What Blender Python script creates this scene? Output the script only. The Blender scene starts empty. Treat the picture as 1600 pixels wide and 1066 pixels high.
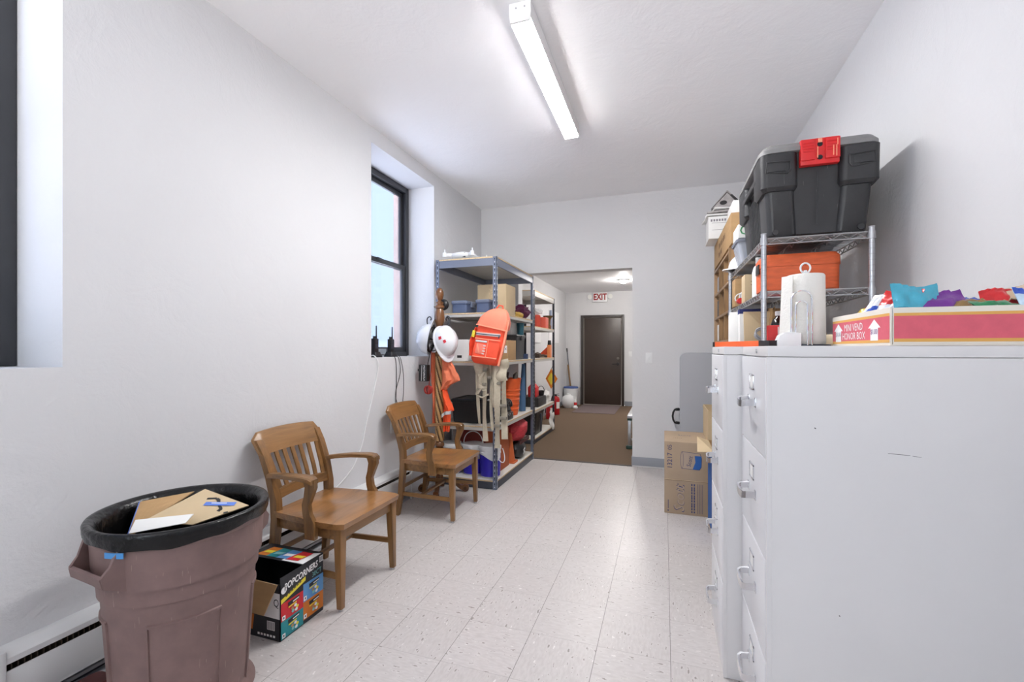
import bpy, bmesh, math, random
from mathutils import Matrix, Vector, noise
random.seed(7)
PI = math.pi
D = bpy.data
COL = bpy.context.scene.collection
SC = bpy.context.scene

# ------------------------------------------------------------------ materials
def lin(c):
    out = []
    for v in c[:3]:
        v = v / 255.0
        out.append(v / 12.92 if v <= .04045 else ((v + .055) / 1.055) ** 2.4)
    return (*out, 1.0)

def base_mat(name):
    m = D.materials.new(name); m.use_nodes = True
    nt = m.node_tree
    return m, nt, nt.nodes['Principled BSDF']

def N(nt, t, **kw):
    n = nt.nodes.new(t)
    for k, v in kw.items():
        if k.startswith('i_'):
            n.inputs[k[2:].replace('_', ' ')].default_value = v
        else:
            setattr(n, k, v)
    return n

def ramp(nt, fac, stops):
    r = nt.nodes.new('ShaderNodeValToRGB')
    while len(r.color_ramp.elements) < len(stops): r.color_ramp.elements.new(.5)
    for e, (p, c) in zip(r.color_ramp.elements, stops): e.position = p; e.color = c
    nt.links.new(fac, r.inputs[0]); return r.outputs[0]

def mat(name, rgb, rough=.5, metal=0., var=0., vs=8., bump=0., bs=60., bd=.002, coat=0., spec=None, stretch=(1, 1, 1)):
    m, nt, p = base_mat(name)
    c = lin(rgb)
    p.inputs['Base Color'].default_value = c
    p.inputs['Roughness'].default_value = rough
    p.inputs['Metallic'].default_value = metal
    if spec is not None: p.inputs['Specular IOR Level'].default_value = spec
    if coat: p.inputs['Coat Weight'].default_value = coat; p.inputs['Coat Roughness'].default_value = .15
    tc = N(nt, 'ShaderNodeTexCoord'); mp = N(nt, 'ShaderNodeMapping'); mp.inputs['Scale'].default_value = stretch
    nt.links.new(tc.outputs['Object'], mp.inputs[0])
    if var:
        n = N(nt, 'ShaderNodeTexNoise', i_Scale=vs, i_Detail=5.0, i_Roughness=.6)
        nt.links.new(mp.outputs[0], n.inputs['Vector'])
        lo = tuple(max(0, x * (1 - var)) for x in c[:3]) + (1,); hi = tuple(min(1, x * (1 + var)) for x in c[:3]) + (1,)
        nt.links.new(ramp(nt, n.outputs['Fac'], [(.3, lo), (.7, hi)]), p.inputs['Base Color'])
    if bump:
        n2 = N(nt, 'ShaderNodeTexNoise', i_Scale=bs, i_Detail=4.0)
        nt.links.new(mp.outputs[0], n2.inputs['Vector'])
        b = N(nt, 'ShaderNodeBump', i_Strength=bump, i_Distance=bd)
        nt.links.new(n2.outputs['Fac'], b.inputs['Height']); nt.links.new(b.outputs[0], p.inputs['Normal'])
    return m

def wood(name, rgb, axis='x', rough=.38, dark=.45, scale=1.0, coat=.25):
    m, nt, p = base_mat(name)
    c = lin(rgb)
    tc = N(nt, 'ShaderNodeTexCoord'); mp = N(nt, 'ShaderNodeMapping')
    s = [14 * scale] * 3; s['xyz'.index(axis)] = 1.4 * scale
    mp.inputs['Scale'].default_value = s
    nt.links.new(tc.outputs['Object'], mp.inputs[0])
    n = N(nt, 'ShaderNodeTexNoise', i_Scale=2.0, i_Detail=6.0, i_Roughness=.65, i_Distortion=.6)
    nt.links.new(mp.outputs[0], n.inputs['Vector'])
    n2 = N(nt, 'ShaderNodeTexNoise', i_Scale=2.2, i_Detail=3.0)
    nt.links.new(tc.outputs['Object'], n2.inputs['Vector'])
    mx = N(nt, 'ShaderNodeMath', operation='MULTIPLY_ADD'); mx.inputs[1].default_value = .45
    ad = N(nt, 'ShaderNodeMath', operation='MULTIPLY'); ad.inputs[1].default_value = .55
    nt.links.new(n.outputs['Fac'], ad.inputs[0]); nt.links.new(n2.outputs['Fac'], mx.inputs[0]); nt.links.new(ad.outputs[0], mx.inputs[2])
    lo = tuple(x * dark for x in c[:3]) + (1,); hi = tuple(min(1, x * 1.35) for x in c[:3]) + (1,)
    nt.links.new(ramp(nt, mx.outputs[0], [(.34, lo), (.5, c), (.66, hi)]), p.inputs['Base Color'])
    p.inputs['Roughness'].default_value = rough
    p.inputs['Coat Weight'].default_value = coat; p.inputs['Coat Roughness'].default_value = .25
    b = N(nt, 'ShaderNodeBump', i_Strength=.12, i_Distance=.001)
    nt.links.new(n.outputs['Fac'], b.inputs['Height']); nt.links.new(b.outputs[0], p.inputs['Normal'])
    return m

def emit(name, rgb, strength):
    m, nt, p = base_mat(name)
    p.inputs['Base Color'].default_value = lin(rgb)
    p.inputs['Emission Color'].default_value = lin(rgb); p.inputs['Emission Strength'].default_value = strength
    return m

def plaster(name, rgb, strength=.35):
    m, nt, p = base_mat(name)
    c = lin(rgb)
    tc = N(nt, 'ShaderNodeTexCoord')
    a = N(nt, 'ShaderNodeTexNoise', i_Scale=5.0, i_Detail=7.0, i_Roughness=.62, i_Distortion=1.6)
    b_ = N(nt, 'ShaderNodeTexNoise', i_Scale=55.0, i_Detail=3.0)
    g = N(nt, 'ShaderNodeTexNoise', i_Scale=1.3, i_Detail=2.0)
    for q in (a, b_, g): nt.links.new(tc.outputs['Object'], q.inputs['Vector'])
    s = N(nt, 'ShaderNodeMath', operation='MULTIPLY_ADD'); s.inputs[1].default_value = .22
    nt.links.new(b_.outputs['Fac'], s.inputs[0]); nt.links.new(a.outputs['Fac'], s.inputs[2])
    bp = N(nt, 'ShaderNodeBump', i_Strength=strength, i_Distance=.006)
    nt.links.new(s.outputs[0], bp.inputs['Height']); nt.links.new(bp.outputs[0], p.inputs['Normal'])
    lo = tuple(x * .97 for x in c[:3]) + (1,)
    nt.links.new(ramp(nt, g.outputs['Fac'], [(.35, lo), (.65, c)]), p.inputs['Base Color'])
    p.inputs['Roughness'].default_value = .62; p.inputs['Specular IOR Level'].default_value = .3
    return m

def vinyl_tile():
    m, nt, p = base_mat('vinyl_tile'); L = nt.links.new
    tc = N(nt, 'ShaderNodeTexCoord')
    mp = N(nt, 'ShaderNodeMapping'); mp.inputs['Location'].default_value = (1.5 / .305 , -1.70 / .305, 0); mp.inputs['Scale'].default_value = (1 / .305, 1 / .305, 1)
    L(tc.outputs['Object'], mp.inputs[0])
    sp = N(nt, 'ShaderNodeSeparateXYZ'); L(mp.outputs[0], sp.inputs[0])
    def mth(op, a, b=None, c=None):
        n = N(nt, 'ShaderNodeMath', operation=op)
        for i, v in enumerate((a, b, c)):
            if v is None: continue
            if isinstance(v, (int, float)): n.inputs[i].default_value = v
            else: L(v, n.inputs[i])
        return n.outputs[0]
    fx, fy = mth('FRACT', sp.outputs[0]), mth('FRACT', sp.outputs[1])
    ex = mth('MINIMUM', fx, mth('SUBTRACT', 1.0, fx)); ey = mth('MINIMUM', fy, mth('SUBTRACT', 1.0, fy))
    seamx = mth('LESS_THAN', ex, .0045); seamy = mth('MULTIPLY', mth('LESS_THAN', ey, .0035), .45)
    seam = mth('MAXIMUM', seamx, seamy)
    ix, iy = mth('FLOOR', sp.outputs[0]), mth('FLOOR', sp.outputs[1])
    par = mth('FRACT', mth('MULTIPLY', mth('ADD', ix, iy), .5))          # 0 or .5: which way the fleck runs
    par = mth('GREATER_THAN', par, .25)
    # tile-wide tone
    wn = N(nt, 'ShaderNodeTexWhiteNoise', noise_dimensions='2D')
    cb = N(nt, 'ShaderNodeCombineXYZ'); L(ix, cb.inputs[0]); L(iy, cb.inputs[1]); L(cb.outputs[0], wn.inputs['Vector'])
    def flecks(sx, sy, seed, thr):
        q = N(nt, 'ShaderNodeMapping'); q.inputs['Scale'].default_value = (sx, sy, 1); q.inputs['Location'].default_value = (seed, seed * 2, 0)
        L(tc.outputs['Object'], q.inputs[0])
        v = N(nt, 'ShaderNodeTexNoise', i_Scale=1.0, i_Detail=2.5, i_Roughness=.5); L(q.outputs[0], v.inputs['Vector'])
        return mth('GREATER_THAN', v.outputs['Fac'], thr), v.outputs['Fac']
    d1, m1 = flecks(80, 24, 3.1, .665); d2, m2 = flecks(24, 80, 9.7, .665)
    l1, _ = flecks(75, 26, 23.0, .69); l2, _ = flecks(26, 75, 31.0, .69)
    dk = mth('ADD', mth('MULTIPLY', d1, par), mth('MULTIPLY', d2, mth('SUBTRACT', 1.0, par)))
    lt = mth('ADD', mth('MULTIPLY', l1, par), mth('MULTIPLY', l2, mth('SUBTRACT', 1.0, par)))
    mm = mth('ADD', mth('MULTIPLY', m1, par), mth('MULTIPLY', m2, mth('SUBTRACT', 1.0, par)))
    basec = ramp(nt, mm, [(.3, lin((187, 181, 179))), (.7, lin((202, 197, 195)))])
    def mix(f, a, b):
        n = N(nt, 'ShaderNodeMix', data_type='RGBA'); L(f, n.inputs[0]) if not isinstance(f, float) else None
        for i, v in ((6, a), (7, b)):
            if isinstance(v, tuple): n.inputs[i].default_value = v
            else: L(v, n.inputs[i])
        return n.outputs[2]
    c = mix(mth('MULTIPLY', wn.outputs['Value'], .16), basec, lin((168, 161, 158)))
    c = mix(mth('MULTIPLY', dk, .75), c, lin((120, 110, 104)))
    c = mix(mth('MULTIPLY', lt, .7), c, lin((228, 224, 221)))
    c = mix(mth('MULTIPLY', seam, .72), c, lin((88, 82, 80)))
    L(c, p.inputs['Base Color'])
    p.inputs['Roughness'].default_value = .33; p.inputs['Specular IOR Level'].default_value = .36
    bn = N(nt, 'ShaderNodeTexNoise', i_Scale=14.0, i_Detail=2.0); L(tc.outputs['Object'], bn.inputs['Vector'])
    bp = N(nt, 'ShaderNodeBump', i_Strength=.08, i_Distance=.004); L(bn.outputs['Fac'], bp.inputs['Height']); L(bp.outputs[0], p.inputs['Normal'])
    return m

def brick():
    m, nt, p = base_mat('pink_brick')
    tc = N(nt, 'ShaderNodeTexCoord'); mp = N(nt, 'ShaderNodeMapping'); mp.inputs['Rotation'].default_value = (PI / 2, 0, PI / 2)
    nt.links.new(tc.outputs['Object'], mp.inputs[0])
    b = N(nt, 'ShaderNodeTexBrick', i_Scale=9.0); b.inputs['Color1'].default_value = lin((238, 206, 190)); b.inputs['Color2'].default_value = lin((228, 192, 174)); b.inputs['Mortar'].default_value = lin((200, 190, 182))
    nt.links.new(mp.outputs[0], b.inputs['Vector']); nt.links.new(b.outputs['Color'], p.inputs['Base Color']); p.inputs['Roughness'].default_value = .9
    return m

def pane_glass(name, tint, trans, diff):
    m, nt, p = base_mat(name); L = nt.links.new
    nt.nodes.remove(p)
    o = nt.nodes['Material Output']
    t = N(nt, 'ShaderNodeBsdfTransparent'); t.inputs[0].default_value = tuple(x * trans for x in tint) + (1,)
    tr = N(nt, 'ShaderNodeBsdfTranslucent'); tr.inputs[0].default_value = tuple(x * .5 for x in tint) + (1,)
    g = N(nt, 'ShaderNodeBsdfGlossy'); g.inputs['Roughness'].default_value = .1
    a = N(nt, 'ShaderNodeMixShader'); a.inputs[0].default_value = diff; L(t.outputs[0], a.inputs[1]); L(tr.outputs[0], a.inputs[2])
    b = N(nt, 'ShaderNodeMixShader'); b.inputs[0].default_value = .05; L(a.outputs[0], b.inputs[1]); L(g.outputs[0], b.inputs[2])
    L(b.outputs[0], o.inputs[0]); return m

def clear_plastic(name, rgb, alpha, rough=.15):
    m, nt, p = base_mat(name)
    p.inputs['Base Color'].default_value = lin(rgb); p.inputs['Alpha'].default_value = alpha; p.inputs['Roughness'].default_value = rough
    return m

def twist_wood(name, rgb):
    return wood(name, rgb, 'z', .3)

W_ = plaster('wall_plaster', (216, 216, 218), .8)
CEIL = plaster('ceiling_plaster', (246, 246, 248), .6)
TILE = vinyl_tile()
CARPET = mat('brown_carpet', (112, 95, 80), .95, var=.35, vs=160, bump=.9, bs=350, bd=.004, spec=.1)
BRICK = brick(); FROST = pane_glass('frosted_glass', (.82, .875, 1.), .39, .03); CLEARG = pane_glass('clear_glass', (1, 1, 1), .97, 0.)
BASEB = mat('grey_vinyl_base', (150, 154, 162), .5)
BLACKF = mat('dark_window_paint', (52, 53, 56), .4, bump=.2, bs=40)
OAKX = wood('oak_along_x', (134, 96, 55), 'x'); OAKY = wood('oak_along_y', (134, 96, 55), 'y'); OAKZ = wood('oak_along_z', (128, 91, 52), 'z')
SEATW = wood('oak_seat', (148, 104, 60), 'y', .3, .42, .8, .4)
RACKW = wood('walnut_rack', (112, 72, 40), 'z', .3, .5)
TWISTW = wood('turned_twist_wood', (176, 136, 86), 'z', .3, .75)
GROOVE = mat('groove_dark', (70, 42, 20), .5)
CABW = mat('cabinet_grey_enamel', (221, 219, 219), .38, var=.015, vs=3, bump=.03, bs=30)
CABD = mat('cabinet_drawer_enamel', (219, 219, 222), .33, bump=.03, bs=30)
DARKGAP = mat('dark_gap', (60, 60, 62), .8)
CHROME = mat('chrome', (225, 226, 230), .14, 1.)
CHROME2 = mat('zinc_wire', (190, 191, 194), .3, .9)
STEELB = mat('slate_blue_steel', (112, 120, 138), .42, .25, var=.06, vs=20)
STEELD = mat('dark_steel', (66, 70, 80), .45, .3)
BEAMB = mat('beam_blue_grey', (118, 124, 140), .42, .2)
BOARD = mat('white_laminate', (216, 213, 206), .5, var=.04, vs=6)
BOARDE = mat('chipboard_edge', (202, 178, 142), .8, var=.2, vs=90)
SLOT = mat('slot_dark', (24, 25, 30), .8)
SLOTL = mat('slot_light', (206, 208, 214), .6)
CARD = mat('cardboard', (176, 142, 100), .85, var=.07, vs=5, stretch=(1, 1, 6))
CARD2 = mat('cardboard_pale', (198, 176, 142), .85, var=.06, vs=5)
CARDD = mat('cardboard_grey_tan', (164, 143, 120), .85, var=.06, vs=6)
PAPER = mat('white_paper', (232, 231, 228), .75, var=.03, vs=10)
WPL = mat('white_plastic', (228, 229, 230), .35, var=.03, vs=5)
BLACK = mat('black_plastic', (30, 30, 32), .38, var=.2, vs=10)
BLACKT = mat('black_tote_plastic', (44, 44, 46), .42, var=.18, vs=7, bump=.12, bs=120)
GREYL = mat('tote_lid_grey', (128, 127, 127), .45, var=.12, vs=8, bump=.1, bs=90)
REDP = mat('red_plastic', (206, 34, 36), .4, var=.1, vs=14)
INK = mat('black_ink', (38, 36, 38), .7); INKB = mat('navy_ink', (62, 66, 104), .8); INKBR = mat('brown_ink', (96, 66, 40), .85)
WHITEI = mat('white_ink', (238, 238, 238), .7)
BLUEI = mat('blue_ink', (42, 92, 160), .7)
TAPEB = mat('painters_tape_blue', (92, 126, 208), .6)
ORANGE = mat('orange_cloth', (236, 84, 38), .75, var=.15, vs=12, bump=.35, bs=90)
ORANGEF = mat('faded_orange_cloth', (222, 120, 84), .75, var=.15, vs=10, bump=.35, bs=40)
PACKO = mat('rucksack_red_orange', (240, 82, 50), .6, var=.1, vs=9, bump=.3, bs=35, bd=.004)
PACKL = mat('rucksack_light_trim', (240, 150, 120), .65)
TANW = mat('tan_webbing', (182, 172, 152), .85, var=.1, vs=30, bump=.4, bs=300)
SILVER = mat('reflective_silver', (205, 205, 205), .35, .3)
ORANGEP = mat('orange_plastic', (226, 96, 44), .5, var=.12, vs=9, bump=.1, bs=20)
RUBO = mat('orange_case_plastic', (214, 96, 50), .55, var=.16, vs=12, stretch=(1, 1, 5), bump=.15, bs=30)
BROWNP = mat('trash_can_brown', (122, 98, 94), .55, var=.14, vs=9, bump=.22, bs=24)
LINER = mat('black_liner', (12, 12, 13), .25, bump=.5, bs=45, bd=.008, spec=.35)
def scratch(m, rgb, amount=.5):
    nt = m.node_tree; p = nt.nodes['Principled BSDF']; src = p.inputs['Base Color'].links[0].from_socket
    tc = N(nt, 'ShaderNodeTexCoord'); fac = None
    for rot, sc in (((.5, .3, .2), (95, 95, 7)), ((-.6, .2, 1.1), (110, 110, 9))):
        mp = N(nt, 'ShaderNodeMapping'); mp.inputs['Rotation'].default_value = rot; mp.inputs['Scale'].default_value = sc
        nt.links.new(tc.outputs['Object'], mp.inputs[0]); n = N(nt, 'ShaderNodeTexNoise', i_Scale=1.0, i_Detail=2.0); nt.links.new(mp.outputs[0], n.inputs['Vector'])
        g = N(nt, 'ShaderNodeMath', operation='GREATER_THAN'); g.inputs[1].default_value = .735; nt.links.new(n.outputs['Fac'], g.inputs[0])
        if fac is None: fac = g.outputs[0]
        else:
            a = N(nt, 'ShaderNodeMath', operation='MAXIMUM'); nt.links.new(fac, a.inputs[0]); nt.links.new(g.outputs[0], a.inputs[1]); fac = a.outputs[0]
    sc = N(nt, 'ShaderNodeMath', operation='MULTIPLY'); sc.inputs[1].default_value = amount; nt.links.new(fac, sc.inputs[0])
    mx = N(nt, 'ShaderNodeMix', data_type='RGBA'); nt.links.new(sc.outputs[0], mx.inputs[0]); nt.links.new(src, mx.inputs[6]); mx.inputs[7].default_value = lin(rgb); nt.links.new(mx.outputs[2], p.inputs['Base Color'])
scratch(BROWNP, (180, 160, 152), .32); scratch(BLACKT, (120, 118, 116), .35)
BLUEB = mat('storage_bin_blue_grey', (78, 90, 118), .5)
BLUED = mat('bin_lid_slate', (112, 120, 140), .45)
COBALT = mat('cobalt_label', (44, 34, 168), .42, var=.12, vs=7)
MAROON = mat('maroon_vinyl', (72, 30, 28), .4, var=.25, vs=14)
DOORM = mat('dark_bronze_door', (58, 46, 39), .38, var=.05, vs=4)
DOORF = mat('dark_bronze_frame', (52, 45, 42), .42)
SEAL = mat('pale_door_seal', (150, 142, 134), .6)
HEATW = mat('heater_white', (214, 214, 214), .4, var=.02, vs=4); HEATG = mat('heater_grey', (170, 170, 174), .45); HEATD = mat('heater_fins_brown', (70, 58, 46), .6)
LAMPW = mat('fixture_white', (236, 236, 236), .4)
MATM = mat('mauve_grey_mat', (112, 98, 98), .95, var=.2, vs=120, bump=.6, bs=250)

# ------------------------------------------------------------------ mesh builder
def frame(dirv):
    d = Vector(dirv).normalized()
    u = d.cross(Vector((0, 0, 1)) if abs(d.z) < .95 else Vector((1, 0, 0))).normalized()
    return u, u.cross(d).normalized()

class B:
    def __init__(self): self.bm = bmesh.new(); self.M = Matrix.Identity(4)
    def v(self, p): return self.bm.verts.new(self.M @ Vector(p))
    def face(self, vs, mi=0):
        try: f = self.bm.faces.new(vs); f.material_index = mi; return f
        except ValueError: return None
    def quad(self, pts, mi=0): return self.face([self.v(p) for p in pts], mi)
    def box(self, x0, x1, y0, y1, z0, z1, bev=0., mi=0, seg=2):
        v = [self.v(p) for p in ((x0, y0, z0), (x1, y0, z0), (x1, y1, z0), (x0, y1, z0), (x0, y0, z1), (x1, y0, z1), (x1, y1, z1), (x0, y1, z1))]
        fs = [self.face([v[i] for i in f], mi) for f in ((0, 3, 2, 1), (4, 5, 6, 7), (0, 1, 5, 4), (1, 2, 6, 5), (2, 3, 7, 6), (3, 0, 4, 7))]
        if bev > 0:
            es = list({e for f in fs for e in f.edges})
            r = bmesh.ops.bevel(self.bm, geom=es, offset=bev, segments=seg, profile=.6, affect='EDGES', clamp_overlap=True)
            for f in r['faces']: f.material_index = mi
        return self
    def bar(self, p0, p1, w, h, bev=0., mi=0, up=(0, 0, 1), w1=None, h1=None):
        p0, p1 = Vector(p0), Vector(p1); d = (p1 - p0).normalized(); upv = Vector(up)
        if abs(d.dot(upv)) > .98: upv = Vector((0, 1, 0))
        s = d.cross(upv).normalized(); t = s.cross(d).normalized()
        w1 = w if w1 is None else w1; h1 = h if h1 is None else h1
        a = [self.v(p0 + s * x * w / 2 + t * y * h / 2) for x, y in ((-1, -1), (1, -1), (1, 1), (-1, 1))]
        b = [self.v(p1 + s * x * w1 / 2 + t * y * h1 / 2) for x, y in ((-1, -1), (1, -1), (1, 1), (-1, 1))]
        fs = [self.face(a[::-1], mi), self.face(b, mi)] + [self.face([a[i], a[(i + 1) % 4], b[(i + 1) % 4], b[i]], mi) for i in range(4)]
        if bev > 0:
            es = list({e for f in fs for e in f.edges})
            r = bmesh.ops.bevel(self.bm, geom=es, offset=bev, segments=2, profile=.6, affect='EDGES', clamp_overlap=True)
            for f in r['faces']: f.material_index = mi
        return self
    def rings(self, rings, mi=0, cap=(True, True), closed=True):
        rs = [[self.v(p) for p in r] for r in rings]
        n = len(rs[0])
        for a, b in zip(rs, rs[1:]):
            for i in range(n if closed else n - 1):
                self.face([a[i], a[(i + 1) % n], b[(i + 1) % n], b[i]], mi)
        if cap[0]: self.face(rs[0][::-1], mi)
        if cap[1]: self.face(rs[-1], mi)
        return self
    def tube(self, pts, r, seg=8, mi=0, closed=False):
        pts = [Vector(p) for p in pts]; n = len(pts)
        rr = r if isinstance(r, (list, tuple)) else [r] * n
        rings = []; pu = None
        for i, p in enumerate(pts):
            if closed: d = pts[(i + 1) % n] - pts[i - 1]
            else: d = pts[min(i + 1, n - 1)] - pts[max(i - 1, 0)]
            if d.length < 1e-9: d = Vector((0, 0, 1))
            d.normalize()
            if pu is None: u, w = frame(d)
            else:
                u = pu - d * pu.dot(d)
                if u.length < 1e-6: u, w = frame(d)
                u.normalize(); w = u.cross(d).normalized()
            pu = u
            rings.append([p + (u * math.cos(2 * PI * k / seg) + w * math.sin(2 * PI * k / seg)) * rr[i] for k in range(seg)])
        if closed: rings.append(rings[0])
        return self.rings(rings, mi, (not closed, not closed))
    def cyl(self, p0, p1, r0, r1=None, seg=20, mi=0, cap=(True, True)):
        r1 = r0 if r1 is None else r1
        p0, p1 = Vector(p0), Vector(p1); u, w = frame(p1 - p0)
        return self.rings([[p + (u * math.cos(2 * PI * k / seg) + w * math.sin(2 * PI * k / seg)) * r for k in range(seg)] for p, r in ((p0, r0), (p1, r1))], mi, cap)
    def lathe(self, prof, c=(0, 0, 0), seg=24, mi=0, cap=(True, True), sx=1., sy=1.):
        return self.rings([[(c[0] + sx * r * math.cos(2 * PI * k / seg), c[1] + sy * r * math.sin(2 * PI * k / seg), c[2] + z) for k in range(seg)] for r, z in prof], mi, cap)
    def ell(self, c, r, seg=18, nr=10, mi=0, lo=-PI / 2, hi=PI / 2):
        prof = []
        for i in range(nr + 1):
            a = lo + (hi - lo) * i / nr
            prof.append((max(1e-4, math.cos(a)), math.sin(a)))
        return self.rings([[(c[0] + r[0] * q * math.cos(2 * PI * k / seg), c[1] + r[1] * q * math.sin(2 * PI * k / seg), c[2] + r[2] * s) for k in range(seg)] for q, s in prof], mi)
    def prism(self, poly, fn, a0, a1, mi=0, bev=0.):
        A = [self.v(fn(p, a0)) for p in poly]; Bv = [self.v(fn(p, a1)) for p in poly]; n = len(poly)
        fs = [self.face(A[::-1], mi), self.face(Bv, mi)] + [self.face([A[i], A[(i + 1) % n], Bv[(i + 1) % n], Bv[i]], mi) for i in range(n)]
        if bev > 0:
            es = list({e for f in fs[:2] if f for e in f.edges})
            r = bmesh.ops.bevel(self.bm, geom=es, offset=bev, segments=2, profile=.6, affect='EDGES', clamp_overlap=True)
            for f in r['faces']: f.material_index = mi
        return self
    def rrect(self, hx, hy, r, z, cx=0, cy=0, n=5):
        out = []
        for q, (sx, sy) in enumerate(((1, 1), (-1, 1), (-1, -1), (1, -1))):
            for k in range(n + 1):
                a = q * PI / 2 + k / n * PI / 2
                out.append((cx + sx * (hx - r) + r * math.cos(a), cy + sy * (hy - r) + r * math.sin(a), z))
        return out
    def loft(self, specs, mi=0, cap=(True, True), cx=0, cy=0):
        return self.rings([self.rrect(hx, hy, r, z, cx, cy) for hx, hy, r, z in specs], mi, cap)
    def sheet(self, fn, nu, nv, t, mi=0):
        P = [[Vector(fn(i / nu, j / nv)) for j in range(nv + 1)] for i in range(nu + 1)]
        def nrm(i, j):
            a = P[min(i + 1, nu)][j] - P[max(i - 1, 0)][j]; b = P[i][min(j + 1, nv)] - P[i][max(j - 1, 0)]
            n = a.cross(b); return n.normalized() if n.length > 1e-9 else Vector((0, 0, 1))
        F = [[self.v(P[i][j] + nrm(i, j) * t / 2) for j in range(nv + 1)] for i in range(nu + 1)]
        K = [[self.v(P[i][j] - nrm(i, j) * t / 2) for j in range(nv + 1)] for i in range(nu + 1)]
        for i in range(nu):
            for j in range(nv):
                self.face([F[i][j], F[i + 1][j], F[i + 1][j + 1], F[i][j + 1]], mi)
                self.face([K[i][j], K[i][j + 1], K[i + 1][j + 1], K[i + 1][j]], mi)
        for i in range(nu):
            self.face([F[i][0], K[i][0], K[i + 1][0], F[i + 1][0]], mi); self.face([F[i][nv], F[i + 1][nv], K[i + 1][nv], K[i][nv]], mi)
        for j in range(nv):
            self.face([F[0][j], F[0][j + 1], K[0][j + 1], K[0][j]], mi); self.face([F[nu][j], K[nu][j], K[nu][j + 1], F[nu][j + 1]], mi)
        return self
    def text(self, s, size, o, ux, uy, mi=0, ext=.0004, sx=1., align='CENTER', shear=0., bold=0.):
        """Lettering laid on the plane through o spanned by ux (reading direction) and uy (up), raised by ext."""
        cu = D.curves.new('lettering', 'FONT'); cu.body = s; cu.size = size; cu.align_x = align; cu.align_y = 'CENTER'; cu.resolution_u = 2; cu.shear = shear; cu.offset = bold
        ob = D.objects.new('lettering', cu); me = D.meshes.new_from_object(ob)
        ux, uy = Vector(ux).normalized(), Vector(uy).normalized(); n = ux.cross(uy)
        vs = [self.v(Vector(o) + ux * (p.co.x * sx) + uy * p.co.y + n * ext) for p in me.vertices]
        for f in me.polygons: self.face([vs[i] for i in f.vertices], mi)
        D.objects.remove(ob); D.meshes.remove(me); D.curves.remove(cu)
        return self
    def build(self, name, mats, parent=None, smooth=35, **props):
        bmesh.ops.recalc_face_normals(self.bm, faces=self.bm.faces[:])
        me = D.meshes.new(name); self.bm.to_mesh(me); self.bm.free()
        for m in (mats if isinstance(mats, (list, tuple)) else [mats]): me.materials.append(m)
        if smooth:
            me.polygons.foreach_set('use_smooth', [True] * len(me.polygons)); me.set_sharp_from_angle(angle=math.radians(smooth))
        o = D.objects.new(name, me); COL.objects.link(o)
        if parent is not None:
            o.parent = parent; me.transform(wm(parent).inverted())
        for k, v in props.items(): o[k] = v
        return o

def wm(o): return o.matrix_basis.copy() if o.parent is None else wm(o.parent) @ o.matrix_basis

def thing(name, label, cat, loc=(0, 0, 0), rz=0, group=None):
    o = D.objects.new(name, None); COL.objects.link(o); o.location = loc; o.rotation_euler = (0, 0, rz); o.empty_display_size = .05
    o['label'] = label; o['category'] = cat
    if group: o['group'] = group
    return o

def tag(o, label, cat, group=None):
    o['label'] = label; o['category'] = cat
    if group: o['group'] = group
    return o

def struct(o): o['kind'] = 'structure'; return o

def origin(o, p):
    """Move a single mesh thing's origin to its base without moving the thing."""
    o.data.transform(Matrix.Translation(-Vector(p))); o.location = p; return o

def dup(root, loc, rz=None, label=None):
    r = root.copy(); COL.objects.link(r); r.location = loc
    if rz is not None: r.rotation_euler = (0, 0, rz)
    if label: r['label'] = label
    for ch in list(root.children):
        c = ch.copy(); COL.objects.link(c); c.parent = r
        for g in ch.children:
            d = g.copy(); COL.objects.link(d); d.parent = c
    return r

def spline(pts, n=8):
    P = [Vector(p) for p in pts]; out = []
    for i in range(len(P) - 1):
        p0, p1, p2, p3 = P[max(i - 1, 0)], P[i], P[i + 1], P[min(i + 2, len(P) - 1)]
        for k in range(n):
            t = k / n
            out.append(.5 * ((2 * p1) + (p2 - p0) * t + (2 * p0 - 5 * p1 + 4 * p2 - p3) * t * t + (3 * p1 - p0 - 3 * p2 + p3) * t ** 3))
    out.append(P[-1]); return out

# ------------------------------------------------------------------ the setting
XL, XR, YF, ZC = -2.156, 1.035, 5.2, 3.04           # left wall, right wall, far wall, ceiling
YB = -2.6
WIN = ((-2.05, -1.04), (.06, 1.076), (2.974, 3.985)); WZ0, WZ1 = 1.24, 2.915; WX = -2.47
b = B(); b.box(XL, XR, YB, YF, -.05, 0); struct(b.build('floor', TILE, smooth=0))
b = B(); b.box(-2.23, .25, YF, 10.62, -.05, 0); struct(b.build('floor_hall', CARPET, smooth=0))
b = B(); b.box(-1.672, -.338, YF - .018, YF + .022, 0, .006, .002); struct(b.build('trim_1', mat('black_threshold', (58, 52, 48), .6)))
b = B(); b.box(-2.75, 1.2, YB, YF + .16, ZC, ZC + .1); struct(b.build('ceiling', CEIL, smooth=0))
b = B(); b.box(-2.4, .4, YF + .16, 10.75, 2.63, 2.73); struct(b.build('ceiling_hall', CEIL, smooth=0))
b = B()
ys = [YB] + [q for p_ in WIN for q in p_] + [YF + .16]
for i in range(7):
    if i in (1, 3, 5):
        b.box(-2.5, XL, ys[i], ys[i + 1], 0, WZ0); b.box(-2.5, XL, ys[i], ys[i + 1], WZ1, ZC)
    else: b.box(-2.5, XL, ys[i], ys[i + 1], 0, ZC)
struct(b.build('wall_left', W_, smooth=0))
b = B()
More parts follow.
